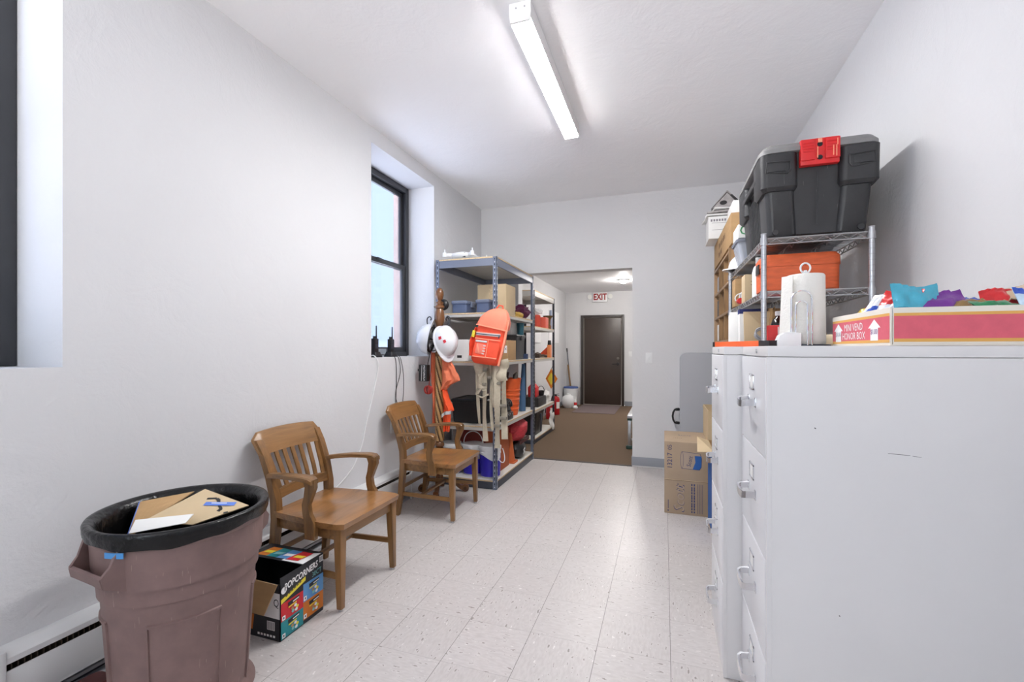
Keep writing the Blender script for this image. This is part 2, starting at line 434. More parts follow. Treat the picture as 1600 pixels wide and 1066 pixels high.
for i in range(7):
    y0, y1 = ys[i], ys[i + 1]
    if i in (1, 3, 5):
        b.box(-2.60, -2.501, y0, y1, -.1, WZ0 + .02); b.box(-2.60, -2.501, y0, y1, WZ1 - .02, ZC)
    else: b.box(-2.60, -2.501, y0 - (.0 if i == 0 else .03), y1 + (.03 if i < 6 else 0), -.1, ZC)
struct(b.build('wall_outside', BRICK, smooth=0))
b = B(); b.box(XR, XR + .15, YB, YF + .16, 0, ZC); struct(b.build('wall_right', W_, smooth=0))
b = B(); b.box(XL, -1.672, YF, YF + .16, 0, ZC); b.box(-.338, XR, YF, YF + .16, 0, ZC); b.box(-1.672, -.338, YF, YF + .16, 2.212, ZC)
struct(b.build('wall_far', W_, smooth=0))
FILL_WIN = ((-1.55, -.45),); b = B(); xs = [-2.75, FILL_WIN[0][0], FILL_WIN[0][1], 1.2]
for i in range(3):
    if i == 1: b.box(xs[i], xs[i + 1], YB - .2, YB, 0, .9); b.box(xs[i], xs[i + 1], YB - .2, YB, 2.8, ZC)
    else: b.box(xs[i], xs[i + 1], YB - .2, YB, 0, ZC)
struct(b.build('wall_back', W_, smooth=0))
b = B(); b.box(-2.36, -2.23, YF + .16, 10.75, 0, 2.63); struct(b.build('wall_hall_left', W_, smooth=0))
b = B(); b.box(.25, .38, YF + .16, 10.75, 0, 2.63); struct(b.build('wall_hall_right', W_, smooth=0))
b = B(); b.box(-2.36, -1.855, 10.62, 10.75, 0, 2.63); b.box(-.868, .38, 10.62, 10.75, 0, 2.63); b.box(-1.855, -.868, 10.62, 10.75, 2.09, 2.63)
b.box(-1.855, -.868, 10.72, 10.75, 0, 2.09)
struct(b.build('wall_hall_end', W_, smooth=0))
b = B(); b.box(-.338, XR, YF - .008, YF, .012, .108, .002); b.box(-.338, XR, YF - .014, YF, 0, .013, .003, 1)
b.box(-.346, -.338, YF - .008, YF + .16, 0, .108, 0); struct(b.build('baseboard_far', [BASEB, mat('pale_base_toe', (206, 204, 204), .5)]))
b = B(); b.box(-2.23, -1.86, 10.61, 10.62, 0, .105, .002); b.box(-.86, .25, 10.61, 10.62, 0, .105, .002); b.box(-2.23, -2.222, 5.4, 10.62, 0, .105, .002)
struct(b.build('baseboard_hall', BASEB))

def window(n, y0, y1):
    r = struct(D.objects.new('window_%d' % n, None)); COL.objects.link(r); r.location = (WX, (y0 + y1) / 2, WZ0)
    b = B(); f = .055
    b.box(WX - .04, WX + .03, y0 + .002, y0 + f, WZ0 + .002, WZ1 - .002, .004); b.box(WX - .04, WX + .03, y1 - f, y1 - .002, WZ0 + .002, WZ1 - .002, .004)
    b.box(WX - .04, WX + .03, y0 + f, y1 - f, WZ1 - f, WZ1 - .002, .004); b.box(WX - .04, WX + .034, y0 + f, y1 - f, WZ0 + .002, WZ0 + .04, .004)
    b.build('window_frame', BLACKF, r)
    for s, (z0, z1, xo) in enumerate(((WZ0 + .04, 2.135, .006), (2.085, WZ1 - f, -.022))):
        b = B(); x0, x1 = WX + xo - .012, WX + xo + .014; k = .04
        b.box(x0, x1, y0 + f, y0 + f + k, z0, z1, .003); b.box(x0, x1, y1 - f - k, y1 - f, z0, z1, .003)
        b.box(x0, x1, y0 + f + k, y1 - f - k, z0, z0 + .045, .003); b.box(x0, x1, y0 + f + k, y1 - f - k, z1 - .045, z1, .003)
        if s == 0: b.box(x1, x1 + .02, (y0 + y1) / 2 - .03, (y0 + y1) / 2 + .03, z1 - .02, z1 - .002, .004)
        sa = b.build('sash', BLACKF, r)
        b = B(); b.box(x0 + .01, x0 + .014, y0 + f + k - .01, y1 - f - k + .01, z0 + .03, z1 - .03); b.build('pane', FROST, sa, smooth=0)
window(3, *WIN[0]); window(1, *WIN[1]); window(2, *WIN[2])  # first window is out of view, added to brighten the room
for n, (x0, x1) in enumerate(FILL_WIN):  # unseen back-wall window, added as a source of fill daylight
    r = struct(D.objects.new('window_%d' % (n + 4), None)); COL.objects.link(r); r.location = (x0, YB, .9)
    b = B(); y_ = YB - .12
    b.box(x0, x0 + .05, y_, y_ + .06, .9, 2.8); b.box(x1 - .05, x1, y_, y_ + .06, .9, 2.8); b.box(x0 + .05, x1 - .05, y_, y_ + .06, .9, .95); b.box(x0 + .05, x1 - .05, y_, y_ + .06, 2.75, 2.8); b.box(x0 + .05, x1 - .05, y_, y_ + .06, 1.82, 1.88)
    b.build('window_frame', BLACKF, r)
    b = B(); b.box(x0 + .05, x1 - .05, y_ + .02, y_ + .026, .95, 2.75); b.build('pane', CLEARG, r, smooth=0)

# door at the end of the hall
dr = struct(D.objects.new('door_1', None)); COL.objects.link(dr); dr.location = (-1.36, 10.6, 0)
b = B()
b.box(-1.853, -1.80, 10.56, 10.66, 0, 2.09, .004); b.box(-.922, -.87, 10.56, 10.66, 0, 2.09, .004); b.box(-1.80, -.922, 10.56, 10.66, 2.035, 2.09, .004)
b.build('door_frame', DOORF, dr)
b = B(); b.box(-1.80, -1.786, 10.6, 10.64, .0, 2.035, 0); b.box(-.936, -.922, 10.6, 10.64, 0, 2.035, 0); b.box(-1.786, -.936, 10.6, 10.64, 2.022, 2.035, 0); b.box(-1.8, -.922, 10.57, 10.64, 0, .014, .003); b.build('door_seal', SEAL, dr)
b = B(); b.box(-1.782, -.94, 10.605, 10.65, .016, 2.018, .003); b.build('door_leaf', DOORM, dr)
b = B(); b.cyl((-1.01, 10.606, .96), (-1.01, 10.59, .96), .034); b.cyl((-1.01, 10.59, .96), (-1.01, 10.545, .96), .011); b.bar((-1.0, 10.548, .96), (-1.135, 10.548, .955), .018, .022, .006); b.build('door_handle', mat('dark_lever', (34, 32, 31), .3, .6), dr)
b = B(); b.cyl((-1.01, 10.606, 1.09), (-1.01, 10.588, 1.09), .03); b.box(-1.016, -1.004, 10.575, 10.59, 1.065, 1.115, .003); b.build('deadbolt', mat('bolt_metal', (120, 112, 104), .3, .8), dr)

# ------------------------------------------------------------------ lights that are things
def strip_light(y0, y1, x, label, power):
    r = thing('ceiling_light', label, 'light', (x, (y0 + y1) / 2, ZC))
    b = B(); b.box(x - .056, x + .056, y0, y1, ZC - .088, ZC - .0005, .003); b.build('housing', LAMPW, r)
    for yy in (y0, y1):
        s = -1 if yy == y0 else 1
        b = B(); b.prism([(-.057, 0), (.057, 0), (.057, -.06), (.052, -.099), (-.052, -.099), (-.057, -.06)], lambda p, a: (x + p[0], a, ZC - .001 + p[1]), yy - .006, yy + .006, 0, .0015)
        b.cyl((x - .02, yy + s * .006, ZC - .03), (x - .02, yy + s * .008, ZC - .03), .004, seg=8, mi=1); b.cyl((x + .025, yy + s * .006, ZC - .03), (x + .025, yy + s * .008, ZC - .03), .004, seg=8, mi=1)
        b.build('end_cap', [LAMPW, HEATG], r)
    b = B(); prof = [(-.054, -.0885), (.054, -.0885), (.052, -.092), (.04, -.0955), (.02, -.097), (-.02, -.097), (-.04, -.0955), (-.052, -.092)]
    b.prism(prof, lambda p, a: (x + p[0], a, ZC + p[1]), y0 + .007, y1 - .007)
    b.build('diffuser', emit('lit_diffuser_%d' % int(y0 * 10), (255, 255, 255), power), r)
    return r
strip_light(2.15, 3.47, -.682, 'long white strip light glowing on the ceiling over the tile floor', 74)
strip_light(-1.7, -.38, -.69, 'added unseen strip light on the ceiling, behind the viewpoint', 5)  # extra lamp out of view, added for brightness
r = thing('hall_light', 'small round light on the hall ceiling in front of the exit sign', 'light', (-.745, 8.86, 2.63))
b = B(); b.cyl((-.745, 8.86, 2.6295), (-.745, 8.86, 2.605), .105, .1, 28); b.build('base_ring', LAMPW, r)
b = B(); b.ell((-.745, 8.86, 2.605), (.07, .07, .045), 24, 6, 0, -PI / 2, 0); b.build('globe', emit('lit_globe', (255, 250, 244), 420), r)
r = thing('hall_light', 'added round light on the hall ceiling, hidden behind the doorway header', 'light', (-.95, 6.1, 2.63))  # unseen lamp added to brighten the hall
b = B(); b.cyl((-.95, 6.1, 2.6295), (-.95, 6.1, 2.605), .105, .1, 28); b.build('base_ring', LAMPW, r)
b = B(); b.ell((-.95, 6.1, 2.605), (.085, .085, .05), 24, 6, 0, -PI / 2, 0); b.build('globe', emit('added_globe_near', (255, 250, 244), 150), r)

# exit sign
r = thing('exit_sign', 'white EXIT sign with red letters above the brown door', 'sign', (-1.41, 10.58, 2.43))
b = B(); b.box(-1.575, -1.245, 10.555, 10.6195, 2.395, 2.61, .008)
b.text('EXIT', .2, (-1.41, 10.5545, 2.503), (1, 0, 0), (0, 0, 1), 1, .001, .74, bold=.007); b.build('sign_box', [WPL, mat('exit_red', (150, 20, 26), .6)], r)
for s in (-1, 1):
    b = B(); cx = -1.41 + s * .232
    b.bar((-1.41 + s * .16, 10.6, 2.52), (cx, 10.6, 2.52), .03, .03); b.cyl((cx, 10.605, 2.52), (cx, 10.55, 2.515), .04, .058, 20); b.cyl((cx, 10.552, 2.515), (cx, 10.545, 2.515), .048, .05, 20, 1); b.build('lamp_head', [WPL, mat('lamp_lens', (240, 240, 236), .2)], r)

# light switch, outlets
def plate(name, label, p, n, kind):
    r = thing(name, label, 'outlet' if kind == 'o' else 'switch', p)
    x, y, z = p
    b = B()
    if n == 'y':
        b.box(x - .036, x + .036, y - .006, y, z, z + .116, .003); b.box(x - .006, x + .006, y - .016, y - .005, z + .05, z + .072, .002)
    else:
        b.box(x, x + .006, y - .036, y + .036, z, z + .116, .003)
    b.build('cover_plate', WPL, r)
    if n == 'x':
        for q in (.035, .082):
            b = B(); b.cyl((x + .005, y, z + q), (x + .0085, y, z + q), .017, seg=16)
            for s in (-.006, .006): b.quad([(x + .0087, y + s - .0012, z + q - .004), (x + .0087, y + s + .0012, z + q - .004), (x + .0087, y + s + .0012, z + q + .005), (x + .0087, y + s - .0012, z + q + .005)], 1)
            b.build('socket', [WPL, SLOT], r)
    return r
plate('light_switch', 'white light switch on the far wall right of the doorway', (-.16, YF, 1.15), 'y', 's')
plate('wall_outlet', 'white wall outlet behind the back of the chair by the coat rack', (XL, 3.27, .605), 'x', 'o')
plate('wall_outlet', 'white wall outlet low on the wall between trash can and near chair', (XL, 1.985, .31), 'x', 'o')
plate('light_switch', 'small white switch on the hall end wall right of the brown door', (-.735, 10.62, 1.13), 'y', 's')

# baseboard heaters
r = thing('baseboard_heater', 'long white baseboard heater along the left wall behind can and chairs', 'heater', (XL, 2.15, .0))
y0, y1 = .88, 3.46
b = B(); b.prism([(0, .29), (.035, .29), (.068, .268), (.07, .25), (.066, .25), (.03, .284), (0, .284)], lambda p, a: (XL + .0005 + p[0], a, p[1]), y0, y1); b.box(XL + .0005, XL + .004, y0, y1, .0, .285); b.build('top_cover', HEATW, r)
b = B(); b.box(XL + .062, XL + .068, y0, y1, .1, .225, .002); b.box(XL + .03, XL + .068, y0, y1, .094, .101, .001); b.build('front_panel', HEATW, r)
b = B(); b.box(XL + .0045, XL + .006, y0, y1, .03, .27); b.build('slot_shade', DARKGAP, r)  # dark sheet added behind the fins as the slot's shade
b = B(); b.cyl((XL + .035, y0 + .01, .17), (XL + .035, y1 - .01, .17), .011)
for i in range(150):
    yy = y0 + .03 + i * (y1 - y0 - .06) / 149
    b.box(XL + .008, XL + .058, yy - .0015, yy + .0015, .12, .24)
b.build('heating_fins', HEATD, r)
for yy in (y0, y1):
    b = B(); b.box(XL + .0005, XL + .074, yy - .012, yy + .012, .0, .296, .004); b.build('end_cap', HEATW, r)
b = B(); b.box(XL + .004, XL + .055, y0, y1, .0, .03, .003); b.box(XL + .01, XL + .03, y0, y1, .05, .065, .003); b.build('bottom_rail', HEATG, r)

# ------------------------------------------------------------------ trash can with liner
CX, CY = -1.712, 1.216
r = thing('trash_can', 'large round brown plastic trash can lined with a black bag', 'trash can', (CX, CY, 0))
def canrad(z): return .206 + .044 * z / .69
b = B(); prof = [(.2, .004), (.225, .0), (.234, .012)]
for z in (.05, .15, .3, .43): prof.append((canrad(z), z))
prof += [(canrad(.47), .47), (canrad(.475) + .008, .474), (canrad(.52) + .008, .524), (canrad(.53) + .017, .528), (canrad(.66) + .015, .66), (canrad(.67) + .021, .668), (canrad(.69) + .022, .695), (canrad(.69) + .008, .7), (canrad(.69) - .004, .69), (canrad(.5) - .008, .5), (canrad(.1) - .008, .03), (.1, .03)]
b.lathe(prof, (CX, CY, 0), 72)
# raised panel ribs round the body
for k in range(4):
    a0 = math.radians(k * 90 + 300); a1 = math.radians(k * 90 + 352)
    for a in (a0, a1):
        b.rings([[(CX + (canrad(z) + d) * math.cos(a + s * .016), CY + (canrad(z) + d) * math.sin(a + s * .012), z) for s, d in ((-1, -.002), (-.6, .006), (.6, .006), (1, -.002))] for z in (.03, .4)])
    n = 8
    for z in (.4,):
        b.rings([[(CX + (canrad(z) + d) * math.cos(a), CY + (canrad(z) + d) * math.sin(a), z + dz) for d, dz in ((-.002, -.008), (.006, -.004), (.006, .004), (-.002, .008))] for a in [a0 + (a1 - a0) * i / n for i in range(n + 1)]])
b.build('can_body', BROWNP, r)
def can_handle(ang):
    b = B(); c, s = math.cos(ang), math.sin(ang)
    def P(rad, t, z): return (CX + c * (rad - .026) - s * t, CY + s * (rad - .026) + c * t, z)
    # shelf-like grip with two side webs
    b.rings([[P(.26, t, .545), P(.316, t * .88, .565), P(.322, t * .86, .595), P(.312, t * .88, .6), P(.304, t * .88, .578), P(.26, t, .562)] for t in (-.11, -.1, -.05, 0, .05, .1, .11)])
    for sg in (-1, 1):
        t0, t1 = sg * .112, sg * .1
        poly = [(.25, .53), (.312, .562), (.32, .598), (.298, .625), (.275, .69), (.25, .69)]
        b.prism(poly, lambda p, a: P(p[0], a * (1 - max(0, p[0] - .26) * 1.9), p[1]), t0, t1)
    return b.build('handle', BROWNP, r)
can_handle(math.radians(264)); can_handle(math.radians(90))
b = B()
for k in range(5):
    pass
b.sheet(lambda u, v: (CX + (.2785) * math.cos(math.radians(278 + 13 * u)), CY + .2785 * math.sin(math.radians(278 + 13 * u)), .648 + .018 * v), 8, 2, .002)
tag(b.build('tape_strip', mat('sky_blue_tape', (70, 140, 200), .5)), 'strip of blue tape under the black liner on the brown can', 'tape')
# liner: folded over the rim, hanging outside and down inside, wrinkled
b = B(); n = 96; rows = []
def lin_prof(a):
    w = lambda s, f: s * math.sin(a * f + s * 300)
    lo = .672 + .006 * math.sin(3 * a + 1) + .003 * math.sin(11 * a)
    return [(.2765 + w(.001, 23), lo), (.279 + w(.0015, 31), lo + .01), (.2795 + w(.0015, 27), .69), (.2815 + w(.001, 19), .702), (.282, .714), (.278, .721), (.268, .7225), (.257, .717), (.246, .706), (.239 + w(.001, 13), .69), (.234 + w(.002, 21), .66), (.226 + w(.003, 17), .58), (.219 + w(.004, 15), .5), (.208 + w(.006, 13), .42), (.18 + w(.008, 9), .37), (.02, .36)]
for k in range(16): rows.append([(CX + lin_prof(2 * PI * i / n)[k][0] * math.cos(2 * PI * i / n), CY + lin_prof(2 * PI * i / n)[k][0] * math.sin(2 * PI * i / n), lin_prof(2 * PI * i / n)[k][1]) for i in range(n)])
b.rings(rows, 0, (False, True))
tag(origin(b.build('trash_bag', LINER, smooth=60), (CX, CY, .35)), 'black plastic trash bag folded over the rim of the brown can', 'bag')
# cardboard in the can
def panel(name, label, corners, mats, extra=None, t=.004, cat='cardboard'):
    c = [Vector(p) for p in corners]; n = (c[1] - c[0]).cross(c[3] - c[0]).normalized()
    b = B(); b.sheet(lambda u, v: c[0] + (c[1] - c[0]) * u * (1 - v) + (c[2] - c[3]) * u * v + (c[3] - c[0]) * v - n * t / 2, 8, 8, t)
    if extra: extra(b, c, n)
    return tag(b.build(name, mats, smooth=0), label, cat)
def big_extra(b, c, n):
    ux = (c[1] - c[0]); wx = (c[3] - c[0])
    def at(u, v, off=.0008): return c[0] + ux * u * (1 - v) + (c[2] - c[3]) * u * v + wx * v + n * off
    def strip(p, q, wd, mi):
        d = (q - p).normalized(); s_ = n.cross(d) * wd / 2
        b.quad([p - s_, q - s_, q + s_, p + s_], mi)
    pts = [at(.30, .80), at(.42, .88), at(.50, .86), at(.66, .74), at(.80, .66), at(.84, .56)]
    for p, q in zip(pts, pts[1:]): strip(p, q, .014, 1)
    strip(at(.42, .66, .0016), at(.82, .90, .0016), .028, 2); strip(at(.5, .72, .0022), at(.7, .84, .0022), .005, 3)
    strip(at(.62, .16), at(.70, .18), .012, 1); strip(at(.97, .55), at(.985, .62), .01, 1)
panel('cardboard_sheet', 'large tan cardboard sheet with blue tape lying in the trash can', ((-1.79, 1.123, .685), (-1.665, 1.215, .655), (-1.585, 1.385, .68), (-1.845, 1.40, .715)), [CARD2, INK, TAPEB, WHITEI], big_extra)
def flap_extra(b, c, n):
    b.quad([c[0] + n * .0015, c[0] + (c[1] - c[0]) * .05 + n * .0015, c[3] + (c[2] - c[3]) * .05 + n * .0015, c[3] + n * .0015], 1)
panel('cardboard_flap', 'brown corrugated cardboard flap standing at the left in the trash can', ((-1.865, 1.11, .60), (-1.79, 1.115, .672), (-1.865, 1.365, .712), (-1.93, 1.20, .716)), [CARD, TAPEB], flap_extra)
panel('paper_sheet', 'white sheet of paper in front of the cardboard in the trash can', ((-1.785, 1.075, .66), (-1.64, 1.17, .68), (-1.66, 1.215, .695), (-1.815, 1.115, .69)), [PAPER], None, .002, 'paper')

# dark vinyl bag behind the can
r = thing('tool_bag', 'dark maroon vinyl bag on the floor behind the trash can', 'bag', (-2.0, 1.0, 0))
b = B(); b.loft([(.055, .11, .03, .001), (.07, .125, .035, .02), (.066, .12, .04, .06), (.045, .1, .03, .085)], 0, (True, True), -2.0, 1.03); b.build('bag_body', MAROON, r)
b = B(); b.tube(spline([(-1.95, .95, .06), (-1.925, .98, .1), (-1.93, 1.04, .115), (-1.955, 1.1, .07)]), .007, 8); b.build('carry_strap', MAROON, r)
b = B(); b.box(-1.965, -1.93, 1.02, 1.045, .098, .112, .003); b.build('buckle', BLACK, r)

# ------------------------------------------------------------------ snack carton
SX0, SX1, SY0, SY1, SZ = -1.955, -1.622, 1.578, 1.845, .285
TEAL = mat('print_teal', (34, 138, 146), .5); PRED = mat('print_red', (204, 38, 48), .5); PBLUE = mat('print_blue', (92, 150, 204), .5); POR = mat('print_orange', (206, 116, 36), .5); PYEL = mat('print_yellow', (232, 214, 60), .5); PBLK = mat('print_black', (34, 36, 42), .45); PINT = mat('carton_inside', (120, 78, 48), .9); MINT = mat('print_mint', (128, 190, 190), .5)
r = thing('snack_carton', 'open POPCORNERS snack carton on the floor between trash can and chair', 'box', ((SX0 + SX1) / 2, (SY0 + SY1) / 2, 0))
mats = [PBLK, PINT, WHITEI, PRED, PBLUE, TEAL, POR, PYEL, MINT, CARD]
b = B(); t = .003
b.box(SX0, SX1, SY0, SY1, 0.001, .004, 0, 0)
b.box(SX1 - t, SX1, SY0, SY1, .004, SZ, 0, 0); b.box(SX0, SX0 + t, SY0, SY1, .004, SZ, 0, 0)
b.box(SX0, SX1, SY1 - t, SY1, .004, SZ, 0, 0); b.box(SX0, SX1, SY0, SY0 + t, .004, SZ - .03, 0, 0)
e = .0006
def on_x(y0, y1, z0, z1, mi, d=1): b.quad([(SX1 + e * d, y0, z0), (SX1 + e * d, y1, z0), (SX1 + e * d, y1, z1), (SX1 + e * d, y0, z1)], mi)
def poly_x(pts, mi, d=1): b.face([b.v((SX1 + e * d, y, z)) for y, z in pts], mi)
ym = SY0 + .135
on_x(SY0 + .004, ym, .085, .165, 3); on_x(SY0 + .004, ym, .006, .085, 5); on_x(ym, SY1, .105, .19, 4); on_x(ym, SY1, .02, .105, 6)
poly_x([(SY0 + .004, .165), (SY0 + .15, .205), (SY0 + .15, .225), (SY0 + .004, .185)], 7)
b.text('POPCORNERS', .042, (SX1 + e * 2, SY0 + .124, .241), (0, 1, .10), (0, -.1, 1), 2, 0, .78, shear=.2, bold=.0012)
b.text('30CT', .034, (SX1 + e * 2, SY0 + .222, .211), (0, 1, .05), (0, 0, 1), 8, 0, .8)
[poly_x([(SY0 + .03 + k * .016, .176 + .026 + k * .0043 - .016), (SY0 + .042 + k * .016, .1895 + k * .0043 + .0005), (SY0 + .042 + k * .016, .1955 + k * .0043), (SY0 + .03 + k * .016, .192 + k * .0043)], 0, 2) for k in range(6)]
poly_x([(SY0 + .02 + .016 * math.cos(a * PI / 8), .222 + .016 * math.sin(a * PI / 8)) for a in range(16)], 2, 2)
on_x(SY1 - .027, SY1 - .002, .25, .28, 2, 2)
for k in range(8): on_x(SY1 - .025 + k * .0027, SY1 - .0238 + k * .0027, .254, .276, 0, 3)
for (yc, zc, bg, bag) in ((SY0 + .075, .125, 3, 3), (SY0 + .075, .045, 5, 5), (ym + .068, .147, 4, 4), (ym + .068, .062, 6, 6)):
    poly_x([(yc - .028, zc - .03), (yc + .026, zc - .03), (yc + .036, zc + .034), (yc - .032, zc + .03)], bag, 2)
    poly_x([(yc - .03, zc + .012), (yc + .033, zc + .018), (yc + .036, zc + .034), (yc - .032, zc + .03)], 0, 3)
    poly_x([(yc - .004, zc + .019), (yc + .032, zc + .022), (yc + .032, zc + .027), (yc - .004, zc + .024)], 2, 4)
    poly_x([(yc - .03, zc + .004), (yc + .018, zc + .008), (yc + .018, zc + .014), (yc - .03, zc + .01)], 7, 4)
    for q in range(5): 
        a = q * 1.3; poly_x([(yc + .006 + .016 * math.cos(a) + .009 * math.cos(h * PI / 3), zc - .012 + .011 * math.sin(a) + .008 * math.sin(h * PI / 3)) for h in range(6)], (7, 2, 9, 8, 2)[q], 4 + q)
    on_x(yc - .066, yc - .048, zc - .036, zc - .016, 2, 4); on_x(yc - .06, yc - .054, zc - .031, zc - .021, 0, 5)
# -y face
def poly_y(pts, mi, d=1): b.face([b.v((x, SY0 - e * d, z)) for x, z in pts], mi)
poly_y([(SX0 + .005, .105), (SX1 - .002, .1), (SX1 - .002, .215), (SX0 + .005, .215)], 2)
poly_y([(SX0 + .06, .04), (SX1 - .16, .03), (SX1 - .15, .1), (SX0 + .04, .115)], 6, 2)
poly_y([(SX1 - .075, .045), (SX1 - .03, .045), (SX1 - .03, .085), (SX1 - .075, .085)], 2, 2)
for k in range(8): poly_y([(SX1 - .072 + k * .005, .048), (SX1 - .07 + k * .005, .048), (SX1 - .07 + k * .005, .082), (SX1 - .072 + k * .005, .082)], 0, 3)
[poly_y([(SX1 - .13 + k * .018, .014), (SX1 - .118 + k * .018, .014), (SX1 - .118 + k * .018, .024), (SX1 - .13 + k * .018, .024)], 2, 2) for k in range(6)]
b.text('Q', .05, (SX1 - .022, SY0 - e * 2, .17), (1, 0, 0), (0, 0, 1), 0, 0, .8)
b.build('carton_body', mats, r, smooth=0)
b = B(); b.box(SX0, SX1, SY0 + .13, SY1, SZ, SZ + .003, 0, 0)
zt = SZ + .0036
b.quad([(SX1 - .13, SY0 + .135, zt), (SX1 - .002, SY0 + .135, zt), (SX1 - .002, SY1 - .01, zt), (SX1 - .13, SY1 - .06, zt)], 2)
for k, mi in enumerate((6, 5, 4, 3)):
    x = SX0 + .03 + k * .062; b.quad([(x, SY0 + .145, zt + .0005 * (k + 1)), (x + .07, SY0 + .15, zt + .0005 * (k + 1)), (x + .085, SY1 - .03, zt + .0005 * (k + 1)), (x + .02, SY1 - .03, zt + .0005 * (k + 1))], mi)
    b.quad([(x + .02, SY0 + .17, zt + .003), (x + .07, SY0 + .175, zt + .003), (x + .075, SY0 + .2, zt + .003), (x + .025, SY0 + .195, zt + .003)], (7, 8, 2, 7)[k])
b.build('top_panel', mats, r, smooth=0)
b = B(); c = [(SX0 + .02, SY0 - .002, SZ - .02), (SX1 - .012, SY0 - .002, SZ - .03), (SX1 - .06, SY0 - .03, .125), (SX0 + .01, SY0 - .028, .13)]
n_ = Vector((0, -.004, .001)); A = [b.v(p) for p in c]; K = [b.v(Vector(p) + n_) for p in c]; b.face(A, 0); b.face(K[::-1], 0)
for i in range(4): b.face([A[i], K[i], K[(i + 1) % 4], A[(i + 1) % 4]], 0)
b.build('front_flap', CARD, r, smooth=0)

